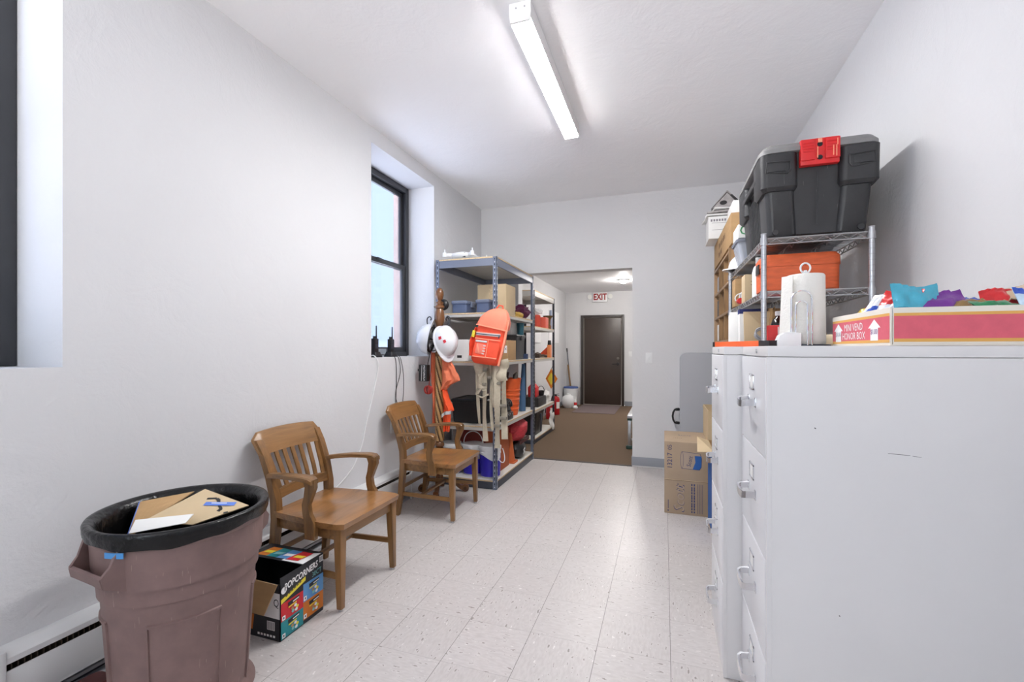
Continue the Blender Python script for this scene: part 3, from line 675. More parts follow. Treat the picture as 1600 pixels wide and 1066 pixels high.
# ------------------------------------------------------------------ armchairs
def make_chair():
    r = thing('wooden_armchair', 'oak slat-back armchair nearer the trash can, snack carton beside its leg', 'chair', (0, 0, 0), 0, 'oak armchairs along the left wall')
    # front faces +x, width along y
    b = B(); nu, nv = 14, 16                                     # saddle seat
    def half(x):                                                # half width of the seat outline
        w = .215 + (.262 - .215) * min(1, (x + .25) / .36)
        if x > .2: w -= .02 * ((x - .2) / .055) ** 2
        return w
    def top(x, y):
        s = abs(y) / .25
        d = .016 * math.exp(-((abs(y) - .11) / .085) ** 2) * math.exp(-((x + .05) / .14) ** 2) + .006 * math.exp(-(x / .2) ** 2) * (1 - s * s)
        return .446 - d - .006 * max(0, (x - .2) / .06) ** 2 - (.004 if s > .98 else 0)
    T, U = [], []
    for i in range(nu + 1):
        x = -.235 + .49 * i / nu; h = half(x)
        T.append([b.v((x, h * (2 * j / nv - 1), top(x, h * (2 * j / nv - 1)))) for j in range(nv + 1)])
        U.append([b.v((x - .006 * (i == nu), h * .985 * (2 * j / nv - 1), .412)) for j in range(nv + 1)])
    for i in range(nu):
        for j in range(nv):
            b.face([T[i][j], T[i + 1][j], T[i + 1][j + 1], T[i][j + 1]]); b.face([U[i][j], U[i][j + 1], U[i + 1][j + 1], U[i + 1][j]])
    for i in range(nu):
        b.face([T[i][0], U[i][0], U[i + 1][0], T[i + 1][0]]); b.face([T[i][nv], T[i + 1][nv], U[i + 1][nv], U[i][nv]])
    for j in range(nv):
        b.face([T[0][j], T[0][j + 1], U[0][j + 1], U[0][j]]); b.face([T[nu][j], U[nu][j], U[nu][j + 1], T[nu][j + 1]])
    b.build('seat', SEATW, r)
    b = B()                                                     # apron under the seat
    b.box(.2, .222, -.2, .2, .352, .413, .002); b.box(-.215, -.195, -.17, .17, .352, .413, .002)
    for s in (-1, 1): b.bar((-.21, s * .187, .383), (.215, s * .228, .383), .022, .06, .002)
    b.build('apron', OAKY, r)
    for s in (-1, 1):                                           # front legs taper towards the foot
        b = B(); b.bar((.212, s * .222, .412), (.222, s * .228, .012), .046, .046, .004, 0, (1, 0, 0), .029, .029); b.cyl((.222, s * .228, .014), (.222, s * .228, 0), .011, seg=10, mi=1); b.build('leg', [OAKZ, CHROME2], r)
    for s in (-1, 1):                                           # rear legs run on as the back posts
        b = B()
        pts = [(-.262, .212, .0), (-.235, .203, .18), (-.218, .198, .40), (-.222, .2, .50), (-.25, .206, .62), (-.295, .210, .74), (-.335, .214, .815)]
        b.rings([[(x + dx * w, s * y + dy * d, z) for dx, dy in ((-1, -1), (1, -1), (1, 1), (-1, 1))] for (x, y, z), w, d in zip(pts, (.016, .019, .022, .022, .02, .018, .014), (.016, .018, .02, .02, .02, .02, .02))])
        b.build('rear_leg', OAKZ, r)
    # crest rail: bowed board with rounded shoulders
    b = B(); rings = []
    for i in range(17):
        y = -.236 + .472 * i / 16; q = abs(y) / .236
        bow = -.02 * (1 - q * q); zt = .862 - .012 * q * q - (.03 * ((q - .86) / .14) ** 2 if q > .86 else 0); zb = .735 + .006 * (1 - q * q) 
        if q > .9: zb += .004
        rings.append([(-.295 + bow + d + lean, y, z) for z, d, lean in ((zb, .011, 0), (zb, -.011, 0), (zt - .01, -.011, -.05), (zt, -.006, -.053), (zt, .006, -.053), (zt - .008, .011, -.05))])
    b.rings(rings); b.build('crest_rail', OAKY, r)
    b = B(); b.rings([[(-.218 - .016 * (1 - (y / .21) ** 2) + dx, y, .522 + .012 * (1 - (y / .21) ** 2) + dz) for dx, dz in ((-.011, -.026), (.011, -.026), (.006, .026), (-.014, .026))] for y in [-.205 + .41 * i / 12 for i in range(13)]]); b.build('lower_rail', OAKY, r)
    for k in range(7):
        y = -.162 + .324 * k / 6; bow = -.016 * (1 - (y / .21) ** 2)
        b = B(); pts = [(-.222 + bow, .54), (-.244 + bow, .61), (-.272 + bow, .68), (-.298 + bow * 1.2, .752)]
        b.rings([[(x + dx, y * (1 + .12 * (z - .54) / .21) + dy, z) for dx, dy in ((-.005, -.0125), (.005, -.0125), (.005, .0125), (-.005, .0125))] for x, z in pts]); b.build('slat', OAKZ, r)
    for s in (-1, 1):
        b = B(); path = [(-.262, .208, .63), (-.18, .232, .642), (-.08, .252, .652), (.02, .262, .656), (.07, .262, .652), (.09, .261, .64)]
        wd = (.018, .02, .024, .03, .031, .026)
        b.rings([[(x, s * y - w, z - .012), (x, s * y + w, z - .012), (x, s * y + w, z + .006), (x, s * y + w * .8, z + .012), (x, s * y - w * .8, z + .012), (x, s * y - w, z + .006)] for (x, y, z), w in zip(path, wd)])
        b.build('armrest', OAKX, r)
        b = B(); pts = [(.058, .648), (.066, .61), (.052, .56), (.038, .52), (.044, .475), (.062, .435), (.066, .40), (.066, .35)]
        wx = (.036, .03, .023, .02, .022, .03, .032, .03)
        b.rings([[(x + dx * w, s * (.258 - .0 * z) + dy * .0125, z) for dx, dy in ((-1, -1), (1, -1), (1, 1), (-1, 1))] for (x, z), w in zip(pts, wx)])
        b.build('arm_support', OAKZ, r)
        b = B(); b.bar((-.238, s * .202, .17), (.218, s * .228, .17), .016, .03, .003); b.build('stretcher', OAKX, r)
    b = B(); b.bar((-.06, -.215, .17), (-.06, .215, .17), .03, .016, .003); b.build('stretcher', OAKY, r)
    b = B(); b.bar((-.227, -.2, .22), (-.227, .2, .22), .014, .026, .003); b.build('stretcher', OAKY, r)
    return r
chair = make_chair()
chair.location = (-1.752, 2.092, 0)
dup(chair, (-1.735, 3.305, 0), 0.02, 'oak slat-back armchair farther along the wall, in front of the coat rack')

# ------------------------------------------------------------------ coat rack and what hangs from it
RX, RY = -1.955, 3.72
r = thing('coat_rack', 'turned dark wood coat rack with rope-twist pole behind the farther chair', 'coat rack', (RX, RY, 0))
b = B(); prof = [(.03, .17), (.046, .18), (.05, .2), (.034, .22), (.03, .24), (.036, .3), (.03, .36), (.04, .375), (.044, .39), (.03, .405), (.042, .42), (.042, .44), (.032, .455), (.036, .47)]
b.lathe(prof, (RX, RY, 0), 20); b.build('base_column', RACKW, r)
b = B(); rings = []; NA = 48
def lobe(a, z): return math.cos(5 * (a + z * 9.0))
for i in range(161):                                            # rope twist: five lobes that turn as they climb, grooves in a darker colour
    z = .468 + .77 * i / 160; ring = []
    for k in range(NA):
        a = 2 * PI * k / NA; q = lobe(a, z); rr = .040 - (.0085 * max(0, -q - .35) / .65 if q < -.35 else 0) + .002 * q
        ring.append(b.v((RX + rr * math.cos(a), RY + rr * math.sin(a), z)))
    rings.append(ring)
for i in range(160):
    for k in range(NA):
        a = 2 * PI * (k + .5) / NA; z = .468 + .77 * (i + .5) / 160
        b.face([rings[i][k], rings[i][(k + 1) % NA], rings[i + 1][(k + 1) % NA], rings[i + 1][k]], 1 if lobe(a, z) < -.62 else 0)
b.face(rings[0][::-1]); b.face(rings[-1])
tw = b.build('twist_pole', [TWISTW, GROOVE], r, smooth=70)
b = B(); prof = [(.036, 1.236), (.04, 1.25), (.046, 1.262), (.04, 1.275), (.032, 1.285), (.036, 1.3), (.041, 1.34), (.041, 1.46), (.036, 1.475), (.044, 1.485), (.04, 1.495), (.028, 1.505), (.03, 1.52), (.042, 1.555), (.046, 1.6), (.04, 1.65), (.03, 1.675), (.044, 1.685), (.044, 1.7), (.03, 1.71), (.036, 1.725), (.036, 1.735), (.018, 1.745), (.017, 1.755), (.03, 1.77), (.038, 1.8), (.036, 1.83), (.024, 1.858), (.006, 1.87)]
b.lathe(prof, (RX, RY, 0), 20); b.build('upper_spindle', RACKW, r)
for k, ang in enumerate((20, 110, 200, 290)):
    a = math.radians(ang); c, s = math.cos(a), math.sin(a)
    if ang == 200 or ang == 110: L = .16
    else: L = .235
    b = B(); path = spline([(.03, 0, .235), (.09, 0, .20), (L * .62, 0, .09), (L * .85, 0, .04), (L + .0, 0, .042)], 5)
    P = [(RX + c * p[0], RY + s * p[0], p[2]) for p in path]
    for p, q, i in zip(P, P[1:], range(99)): pass
    n = Vector((-s, c, 0)) * .019
    b.rings([[Vector(p) - n + Vector((0, 0, -h)), Vector(p) + n + Vector((0, 0, -h)), Vector(p) + n + Vector((0, 0, h)), Vector(p) - n + Vector((0, 0, h))] for p, h in zip(P, [.03 - .012 * i / len(P) for i in range(len(P))])])
    ce = Vector((RX + c * L, RY + s * L, .034)); b.cyl(ce - n * 1.15, ce + n * 1.15, .034, seg=20); b.cyl(ce - n * 1.35, ce + n * 1.35, .015, seg=12, mi=1)
    b.build('scroll_foot', [RACKW, GROOVE], r)
IRON = mat('hook_iron', (74, 74, 76), .4, .7)
for sx, sy in ((-1, -.15), (1, -.25), (.3, 1), (-.3, 1)):
    l = math.hypot(sx, sy); sx, sy = sx / l, sy / l
    b = B(); b.tube(spline([(RX + sx * d, RY + sy * d, z) for d, z in ((.034, 1.44), (.075, 1.47), (.115, 1.53), (.12, 1.585), (.095, 1.605), (.08, 1.585), (.09, 1.572))], 5), .0055, 6)
    b.build('coat_hook', IRON, r)
b = B(); b.tube(spline([(RX + .034, RY, 1.30), (RX + .07, RY - .02, 1.29), (RX + .085, RY - .025, 1.33), (RX + .075, RY - .02, 1.345)], 5), .005, 6); b.build('coat_hook', IRON, r)
b = B(); b.tube(spline([(RX - .034, RY, 1.30), (RX - .07, RY - .01, 1.29), (RX - .085, RY - .01, 1.33), (RX - .075, RY - .01, 1.345)], 5), .005, 6); b.build('coat_hook', IRON, r)

def hard_hat(loc, rot, label, red):
    r = thing('hard_hat', label, 'hard hat', (0, 0, 0), 0, 'white hard hats on the coat rack')
    HW = mat('helmet_white' + ('' if red else '_b'), (226, 226, 230), .25, coat=.3)
    b = B(); rings = []
    for i in range(11):
        a = PI / 2 * i / 10; q = max(.002, math.cos(a)); h = math.sin(a)
        rings.append([((.132 * q + (.004 if abs(math.sin(t)) < .28 and h > .3 else 0)) * math.cos(t) * 1.06, .112 * q * math.sin(t), .135 * h + (.007 if abs(math.sin(t) * q) < .16 and h > .45 else 0)) for t in [2 * PI * k / 40 for k in range(40)]])
    b.rings(rings, 0, (False, True))
    b.rings([[(.128 * math.cos(t) * 1.06 * f, .109 * math.sin(t) * f, .115 * h / 1) for t in [2 * PI * k / 40 for k in range(40)]] for f, h in ((1., 0.), (.95, .35), (.75, .75), (.4, .98), (.02, 1.05))], 0, (False, True))
    if red:
        for (y, z, wd, hh) in ((-.02, .1, .03, .026),):
            b.quad([(.112, -.022, .075), (.112, .016, .075), (.098, .016, .098), (.098, -.022, .098)], 1)
    b.build('shell', [HW, REDP], r)
    b = B(); b.rings([[(.14 * math.cos(t) * 1.06 * f + (.045 * max(0, math.cos(t)) ** 2 if f > .95 else 0), .118 * math.sin(t) * f, z) for t in [2 * PI * k / 40 for k in range(40)]] for f, z in ((.93, .012), (1., .004), (1.02, -.004), (.93, .0))], 0, (False, False))
    b.build('brim', HW, r)
    b = B(); b.tube([(.115 * math.cos(2 * PI * k / 28), .096 * math.sin(2 * PI * k / 28), -.005) for k in range(28)], .01, 8, 0, True)
    for a in (0, PI / 2): b.tube([(.112 * math.cos(a) * f, .094 * math.sin(a) * f, .085 * math.sqrt(max(0, 1 - f * f)) + .002) for f in (-1, -.7, -.3, .3, .7, 1)], .007, 6)
    b.build('suspension', BLACK, r)
    if red:
        e = D.objects.new('sticker', None)
        D.objects.remove(e)
        b = B()
        def P(t, h): 
            q = math.sqrt(max(0, 1 - h * h)); return Vector((.1335 * q * 1.06 * math.cos(t), .1135 * q * math.sin(t), .1365 * h))
        for (t0, t1, h0, h1) in ((-1.75, -1.52, .40, .58), (-1.38, -1.12, .62, .76)):
            b.quad([P(t0, h0) * 1.012, P(t1, h0) * 1.012, P(t1, h1) * 1.012, P(t0, h1) * 1.012])
        b.build('sticker', mat('red_sticker', (200, 30, 48), .5), r)
    r.matrix_basis = Matrix.Translation(loc) @ rot
    return r
r = thing('baseball_hat', 'black cap hanging behind the top of the coat rack pole', 'hat', (RX, RY + .06, 1.66))
b = B(); b.ell((RX - .005, RY + .075, 1.72), (.06, .035, .055), 18, 8); b.bar((RX - .03, RY + .07, 1.68), (RX - .085, RY + .05, 1.70), .05, .008, .002); b.build('hat_crown', BLACK, r)
R4 = lambda ax, d: Matrix.Rotation(math.radians(d), 4, ax)
hard_hat((RX + .085, RY - .07, 1.375), R4('Z', -25) @ R4('Y', 72) @ R4('Z', 0), 'white hard hat with red sticker on the right hook of the coat rack', True)
hard_hat((RX - .075, RY - .02, 1.395), R4('Z', 12) @ R4('Y', -80), 'white hard hat on the left hook of the coat rack, open side to the pole', False)

def cloth(name, label, outline, ydepth, z_folds, m, cat, y0, parts=None):
    """Draped cloth: outline gives left and right x per height; folds push it along y; closed at both sides so that it has depth."""
    b = B(); n = 22; rings = []
    zs = [o[0] for o in outline]
    def at(z):
        for (z0, l0, r0), (z1, l1, r1) in zip(outline, outline[1:]):
            if z1 <= z <= z0: k = (z0 - z) / (z0 - z1 + 1e-9); return l0 + (l1 - l0) * k, r0 + (r1 - r0) * k
        return outline[-1][1:]
    m_ = 26
    for i in range(m_ + 1):
        z = zs[0] + (zs[-1] - zs[0]) * i / m_; l, rr = at(z); ring = []
        for k in range(n):
            t = k / n; front = t < .5; u = (t * 2) if front else (2 - t * 2)
            x = l + (rr - l) * u
            d = ydepth * math.sin(PI * min(1, max(0, u))) ** .5
            w = .014 * math.sin(u * z_folds + z * 9) + .008 * math.sin(u * 17 + z * 21 + 1)
            ring.append((x, y0 + (-d if front else d * .6) + w, z + .006 * math.sin(u * 11 + i)))
        rings.append(ring)
    b.rings(rings); return tag(origin(b.build(name, m, smooth=50), (outline[0][1], y0, zs[-1])), label, cat)
cloth('safety_vest', 'faded orange safety vest draped high on the right of the coat rack pole', [(1.29, RX + .045, RX + .075), (1.22, RX + .04, RX + .12), (1.1, RX + .035, RX + .185), (1.03, RX + .035, RX + .215), (.98, RX + .035, RX + .12), (.93, RX + .035, RX + .06)], .045, 7, ORANGEF, 'vest', RY - .01)
v = cloth('safety_vest', 'bright orange safety vest hanging low on the right of the coat rack pole', [(.945, RX + .045, RX + .065), (.87, RX + .04, RX + .09), (.79, RX + .04, RX + .13), (.755, RX + .04, RX + .145), (.73, RX + .04, RX + .11), (.60, RX + .04, RX + .115), (.56, RX + .04, RX + .105)], .04, 6, ORANGE, 'vest', RY + .0)
b = B(); b.sheet(lambda u, q: (RX + .045 + .095 * u, RY - .05 + .012 * math.sin(u * 9), .685 + .05 * u + .03 * q + .01 * math.sin(u * 5)), 10, 2, .002); b.build('reflective_band', SILVER, v)
cloth('orange_flag', 'folded orange cloth strip hanging at the left of the coat rack pole', [(1.27, RX - .075, RX - .045), (1.1, RX - .085, RX - .04), (.9, RX - .08, RX - .04), (.62, RX - .07, RX - .045)], .02, 4, ORANGEF, 'cloth', RY + .005)
# black case with white lettering
r = thing('black_case', 'small black case with white lettering hanging left of the coat rack pole', 'case', (RX - .11, RY - .1, 1.02))
b = B(); b.box(RX - .145, RX - .06, RY - .13, RY - .07, 1.015, 1.165, .008)
for i in range(0): pass
b.text('MOTOROLA', .026, (RX - .088, RY - .1305, 1.09), (0, 0, -1), (1, 0, 0), 1, .0006, .95)
b.quad([(RX - .118, RY - .1306, 1.02), (RX - .113, RY - .1306, 1.02), (RX - .108, RY - .1306, 1.16), (RX - .113, RY - .1306, 1.16)], 2)
b.build('case_body', [BLACK, WHITEI, SILVER], r)
b = B(); b.box(RX - .165, RX - .143, RY - .11, RY - .09, 1.105, 1.128, .005); b.build('belt_knob', BLACK, r)
b = B(); b.tube(spline([(RX - .08, RY - .08, 1.16), (RX - .085, RY - .04, 1.24), (RX - .075, RY - .012, 1.31)], 6), .004, 6); b.build('hanging_loop', BLACK, r)
r = thing('lanyard_bundle', 'tangled red cord bundle hanging left of the coat rack pole', 'cord', (RX - .07, RY - .07, .9))
b = B(); random.seed(5)
for k in range(7):
    c0 = Vector((RX - .085 + random.uniform(-.01, .01), RY - .07 + random.uniform(-.015, .015), .935)); a = random.uniform(0, 3)
    b.tube([c0 + Vector((.034 * math.cos(t) * math.cos(a), .03 * math.cos(t) * math.sin(a), .038 * math.sin(t) * random.uniform(.9, 1.05))) for t in [2 * PI * i / 16 for i in range(16)]], .004, 6, 0, True)
b.tube(spline([(RX - .08, RY - .06, .965), (RX - .07, RY - .04, 1.1), (RX - .07, RY - .03, 1.29)], 4), .003, 6)
b.build('cord_loops', mat('dark_red_cord', (176, 52, 44), .6), r)

# ------------------------------------------------------------------ window sill: radios and cords
def radio(y, label, clabel, xo):
    x = -2.215 + xo
    r = thing('radio_charger', clabel, 'charger', (x, y, WZ0), 0, 'radio chargers on the sill')
    b = B(); b.loft([(.042, .048, .012, WZ0 + .0005), (.042, .048, .012, WZ0 + .012), (.032, .038, .01, WZ0 + .032), (.03, .036, .01, WZ0 + .045), (.024, .03, .006, WZ0 + .045), (.024, .03, .006, WZ0 + .02)], 0, (True, True), x, y); b.build('charger_base', BLACK, r)
    r = thing('two_way_radio', label, 'radio', (x, y, WZ0 + .021), 0, 'two-way radios on the sill')
    z = WZ0 + .0215
    b = B(); b.box(x - .017, x + .017, y - .027, y + .027, z, z + .13, .004); b.box(x + .016, x + .019, y - .02, y + .02, z + .05, z + .085, .002, 1)
    for k in range(4): b.box(x + .016, x + .0195, y - .016, y + .016, z + .095 + k * .007, z + .098 + k * .007, 0, 1)
    b.build('radio_body', [BLACK, STEELD], r)
    b = B(); b.cyl((x, y + .018, z + .128), (x, y + .018, z + .15), .0075, .006, 12); b.cyl((x, y + .018, z + .15), (x, y + .018, z + .235), .006, .0045, 12); b.build('antenna', BLACK, r)
    for q in (-.018, -.002):
        b = B(); b.cyl((x, y + q, z + .128), (x, y + q, z + .15), .0065, seg=12); b.build('control_knob', BLACK, r)
radio(3.105, 'black two-way radio at the left on the window sill', 'black charger cradle under the left radio on the sill', 0)
radio(3.33, 'black two-way radio at the right on the window sill', 'black charger cradle under the right radio on the sill', 0)
r = thing('power_adapter', 'small black box lying at the left end of the sill by the window', 'adapter', (-2.36, 3.12, WZ0))
b = B(); b.box(-2.4, -2.32, 3.08, 3.16, WZ0 + .0005, WZ0 + .07, .006); b.build('adapter_body', BLACK, r)
r = thing('clear_box', 'small clear plastic box on the sill behind the radios', 'box', (-2.36, 3.36, WZ0))
b = B(); b.box(-2.4, -2.32, 3.3, 3.42, WZ0 + .0005, WZ0 + .07, .006); b.build('box_shell', clear_plastic('clear_grey', (214, 220, 224), .45), r)
def cord(name, label, pts, rad, m, cat='cord'):
    b = B(); b.tube(spline(pts, 8), rad, 7); return tag(origin(b.build(name, m, smooth=60), pts[-1]), label, cat)
cord('white_cable', 'white power cord hanging from the sill down to the heater', [(-2.22, 3.06, WZ0 + .012), (-2.17, 3.03, WZ0 + .014), (-2.142, 3.045, WZ0 - .03), (-2.149, 3.05, 1.13), (-2.15, 2.99, .95), (-2.15, 2.9, .72), (-2.15, 2.85, .58), (-2.149, 2.74, .44), (-2.147, 2.55, .34), (-2.14, 2.42, .297)], .0045, mat('cord_white', (226, 226, 226), .5))
CB = mat('cord_black', (40, 40, 44), .5)
cord('charger_cord', 'black charger cord hanging leftmost under the right radio', [(-2.2, 3.3, WZ0 + .005), (-2.165, 3.295, WZ0 + .006), (-2.147, 3.3, WZ0 - .03), (-2.15, 3.315, 1.1), (-2.15, 3.31, .95), (-2.15, 3.3, .8), (-2.148, 3.28, .7)], .0028, CB)
cord('charger_cord', 'black charger cord crossing the others below the right radio', [(-2.2, 3.345, WZ0 + .005), (-2.165, 3.345, WZ0 + .006), (-2.146, 3.35, WZ0 - .03), (-2.146, 3.365, 1.1), (-2.146, 3.3, .95), (-2.146, 3.32, .85), (-2.146, 3.42, .79), (-2.147, 3.46, .74)], .0028, CB)
cord('charger_cord', 'thin black cord hanging rightmost below the right radio', [(-2.2, 3.38, WZ0 + .005), (-2.165, 3.375, WZ0 + .006), (-2.147, 3.38, WZ0 - .03), (-2.15, 3.42, 1.1), (-2.15, 3.425, .95), (-2.15, 3.4, .8), (-2.15, 3.35, .69)], .0022, CB)
cord('charger_cord', 'black cable lying along the sill behind the radios', [(-2.24, 3.15, WZ0 + .006), (-2.28, 3.22, WZ0 + .006), (-2.26, 3.28, WZ0 + .02), (-2.25, 3.40, WZ0 + .012), (-2.22, 3.48, WZ0 + .006), (-2.2, 3.56, WZ0 + .005)], .0035, CB)

# ------------------------------------------------------------------ steel shelving
def shelving(label, x0, x1, y0, y1, top, levels, beam, group, postm):
    r = thing('shelving_unit', label, 'shelves', ((x0 + x1) / 2, (y0 + y1) / 2, 0), 0, group)
    w = .036
    for sx, x in ((1, x0), (-1, x1)):
        for sy, y in ((1, y0), (-1, y1)):
            b = B(); t = .003
            b.box(min(x, x + sx * w), max(x, x + sx * w), min(y, y + sy * t), max(y, y + sy * t), .0, top)
            b.box(min(x, x + sx * t), max(x, x + sx * t), min(y, y + sy * w), max(y, y + sy * w), .0, top)
            z = .02; k = 0
            while z < top - .02:
                e = .0006
                mi = 1 if k % 2 else 2; h = .016 if k % 2 else .009
                xo = x + sx * w * .5; b.quad([(xo - .004, y - sy * e, z), (xo + .004, y - sy * e, z), (xo + .004, y - sy * e, z + h), (xo - .004, y - sy * e, z + h)], mi)
                yo = y + sy * w * .5; b.quad([(x - sx * e, yo - .004, z), (x - sx * e, yo + .004, z), (x - sx * e, yo + .004, z + h), (x - sx * e, yo - .004, z + h)], mi)
                z += .0255; k += 1
            b.build('post', [postm, SLOT, SLOTL], r, smooth=0)
    for z, bh, bm_ in levels:
        b = B(); m = .004
        b.box(x0 + m, x1 - m, y0 + m, y1 - m, z - .014, z, .001, 0)
        bd = b.build('shelf_board', BOARD, r, smooth=0)
        b = B(); ty = .02
        b.box(x0 + m, x1 - m, y0 + .0035, y0 + ty, z - bh, z - .015, .002); b.box(x0 + m, x1 - m, y1 - ty, y1 - .0035, z - bh, z - .015, .002)
        b.box(x0 + .0035, x0 + ty, y0 + ty, y1 - ty, z - bh, z - .015, .002); b.box(x1 - ty, x1 - .0035, y0 + ty, y1 - ty, z - bh, z - .015, .002)
        b.build('beam_frame', bm_, bd)
        b = B(); e = .0045
        b.box(x0 + e - .002, x1 - e + .002, y0 + e - .0025, y0 + e - .001, z - .0135, z - .001); b.box(x1 - e + .001, x1 - e + .0025, y0 + e, y1 - e, z - .0135, z - .001)
        b.build('board_edge', BOARDE, bd, smooth=0)
    return r
CREAMB = mat('cream_beam', (186, 184, 180), .5)
HX0, HX1, HY0, HY1 = -2.10, -1.472, 3.915, 5.17
shelving('slate-blue steel shelving unit by the doorway with a drone on top', HX0, HX1, HY0, HY1, 2.168, [(2.17, .085, BEAMB), (1.65, .04, CREAMB), (1.19, .04, CREAMB), (.585, .045, CREAMB), (.085, .084, STEELD)], BEAMB, 'steel shelving units', STEELB)
GX0, GX1, GY0, GY1 = -2.20, -1.685, 5.95, 7.16
shelving('steel shelving unit standing in the hall beyond the doorway', GX0, GX1, GY0, GY1, 2.118, [(2.12, .085, CREAMB), (1.62, .045, CREAMB), (1.17, .045, CREAMB), (.46, .045, CREAMB), (.07, .068, STEELD)], BEAMB, 'steel shelving units', STEELD)

# drone on top
r = thing('quadcopter_drone', 'white four-armed drone lying on top of the slate-blue shelving', 'drone', (-1.87, 4.05, 2.17))
b = B(); z = 2.171
b.ell((-1.87, 4.08, z + .045), (.13, .15, .042), 20, 10); b.build('drone_body', WPL, r)
b = B(); b.box(-1.875, -1.81, 3.96, 4.0, z + .02, z + .066, .006); b.build('battery', STEELD, r)
for i, (dx, dy) in enumerate(((-.15, -.1), (.14, -.1), (-.15, .26), (.14, .26))):
    b = B(); b.tube([(-1.87 + dx * .3, 4.08 + dy * .3, z + .05), (-1.87 + dx * .75, 4.06 + dy * .75, z + .05), (-1.87 + dx, 4.05 + dy, z + .048)], [.026, .02, .017], 10)
    b.cyl((-1.87 + dx, 4.05 + dy, z + .028), (-1.87 + dx, 4.05 + dy, z + .07), .021, seg=14); b.cyl((-1.87 + dx, 4.05 + dy, z + .07), (-1.87 + dx, 4.05 + dy, z + .1), .006, seg=8, mi=0)
    b.build('rotor_arm', [WPL, CHROME2], r)
for s in (-1, 1):
    b = B(); b.tube([(-1.87 + s * .06, 4.0, z + .02), (-1.87 + s * .09, 3.99, z + .006), (-1.87 + s * .09, 4.17, z + .006), (-1.87 + s * .06, 4.16, z + .02)], .0055, 6); b.build('landing_skid', WPL, r)

def lidded_bin(name, label, x0, x1, y0, y1, z, h, mb, ml, group=None, cat='bin', taper=.02):
    r = thing(name, label, cat, ((x0 + x1) / 2, (y0 + y1) / 2, z), 0, group)
    cx, cy, hx, hy = (x0 + x1) / 2, (y0 + y1) / 2, (x1 - x0) / 2, (y1 - y0) / 2
    b = B(); b.loft([(hx - taper - .01, hy - taper - .01, .015, z + .0008), (hx - taper, hy - taper, .018, z + .01), (hx - .008, hy - .008, .018, z + h - .035), (hx - .002, hy - .002, .018, z + h - .034), (hx - .002, hy - .002, .018, z + h - .02)], 0, (True, True), cx, cy)
    b.build('bin_body', mb, r)
    b = B(); b.loft([(hx, hy, .02, z + h - .026), (hx + .003, hy + .003, .02, z + h - .01), (hx - .004, hy - .004, .018, z + h), (hx - .03, hy - .03, .015, z + h), (hx - .034, hy - .034, .015, z + h - .006)], 0, (True, True), cx, cy)
    b.build('bin_lid', ml, r)
    for s in (-1, 1):
        b = B(); b.box(cx + s * hx - .006, cx + s * hx + .012, cy - .035, cy + .035, z + h - .06, z + h - .008, .004); b.build('latch', ml, r)
    return r
lidded_bin('storage_bin', 'blue-grey lidded bin at the left of the shelf under the drone', -1.97, -1.80, 3.98, 4.24, 1.651, .125, BLUEB, BLUED, 'blue-grey lidded bins', 'bin', .006)
lidded_bin('storage_bin', 'blue-grey lidded bin in front of the cardboard box on the shelf', -1.71, -1.56, 3.97, 4.2, 1.651, .128, BLUEB, BLUED, 'blue-grey lidded bins', 'bin', .006)

def carton(name, label, x0, x1, y0, y1, z, h, m=None, group=None, extra=None, rz=0, seam=True, cat='box'):
    r = thing(name, label, cat, ((x0 + x1) / 2, (y0 + y1) / 2, z), rz, group)
    hx, hy = (x1 - x0) / 2, (y1 - y0) / 2; mm = [m or CARD, BOARDE, INK, INKB, BLUEI, WHITEI, INKBR, PAPER]
    b = B(); b.M = wm(r)
    b.box(-hx, hx, -hy, hy, .0008, h, .003)
    if extra: extra(b, hx, hy, h)
    b.build('carton_body', mm, r)
    if seam:
        b = B(); b.M = wm(r)
        g = .0022; b.box(-hx + .002, hx - .002, -hy + .002, -g / 2, h, h + .003, .001); b.build('top_flap', mm[0], r)
        b = B(); b.M = wm(r); b.box(-hx + .002, hx - .002, g / 2, hy - .002, h, h + .003, .001); b.build('top_flap', mm[0], r)
    return r
carton('cardboard_box', 'tall pale cardboard box behind the blue-grey bins on the shelf', -1.79, -1.485, 4.22, 4.52, 1.651, .30, CARD2, None, lambda b, hx, hy, h: (b.quad([(-.03, -hy - .0006, .0), (.03, -hy - .0006, 0), (.03, -hy - .0006, h), (-.03, -hy - .0006, h)], 1), b.quad([(hx + .0006, hy - .02, .02), (hx + .0006, hy - .005, .02), (hx + .0006, hy - .005, .06), (hx + .0006, hy - .02, .06)], 2)))
# odds and ends at the back of that shelf
r = thing('purple_bag', 'crumpled dark purple bag at the back of the upper shelf', 'bag', (-1.56, 4.98, 1.651))
def lump(b, c, rad, seed, amp=.25, mi=0, seg=22, nr=14):
    rings = []
    for i in range(nr + 1):
        a = -PI / 2 + PI * i / nr; q = max(.004, math.cos(a)); s = math.sin(a); ring = []
        for k in range(seg):
            t = 2 * PI * k / seg; p = Vector((q * math.cos(t), q * math.sin(t), s))
            f = 1 + amp * noise.noise(p * 2.2 + Vector((seed, seed * 1.7, 0)))
            z = c[2] + rad[2] * p.z * f
            ring.append((c[0] + rad[0] * p.x * f, c[1] + rad[1] * p.y * f, max(z, c[2] - rad[2] * .96)))
        rings.append(ring)
    return b.rings(rings, mi)
b = B(); lump(b, (-1.58, 4.98, 1.651 + .078), (.11, .09, .08), 2.3, .5); b.build('bag_body', mat('dark_purple', (84, 26, 60), .45), r)
r = thing('yellow_pouch', 'small mustard pouch beside the purple bag on the upper shelf', 'pouch', (-1.62, 4.83, 1.651))
b = B(); lump(b, (-1.56, 4.80, 1.651 + .034), (.07, .05, .035), 7.3, .3); b.build('pouch_body', mat('mustard', (190, 154, 72), .6), r)
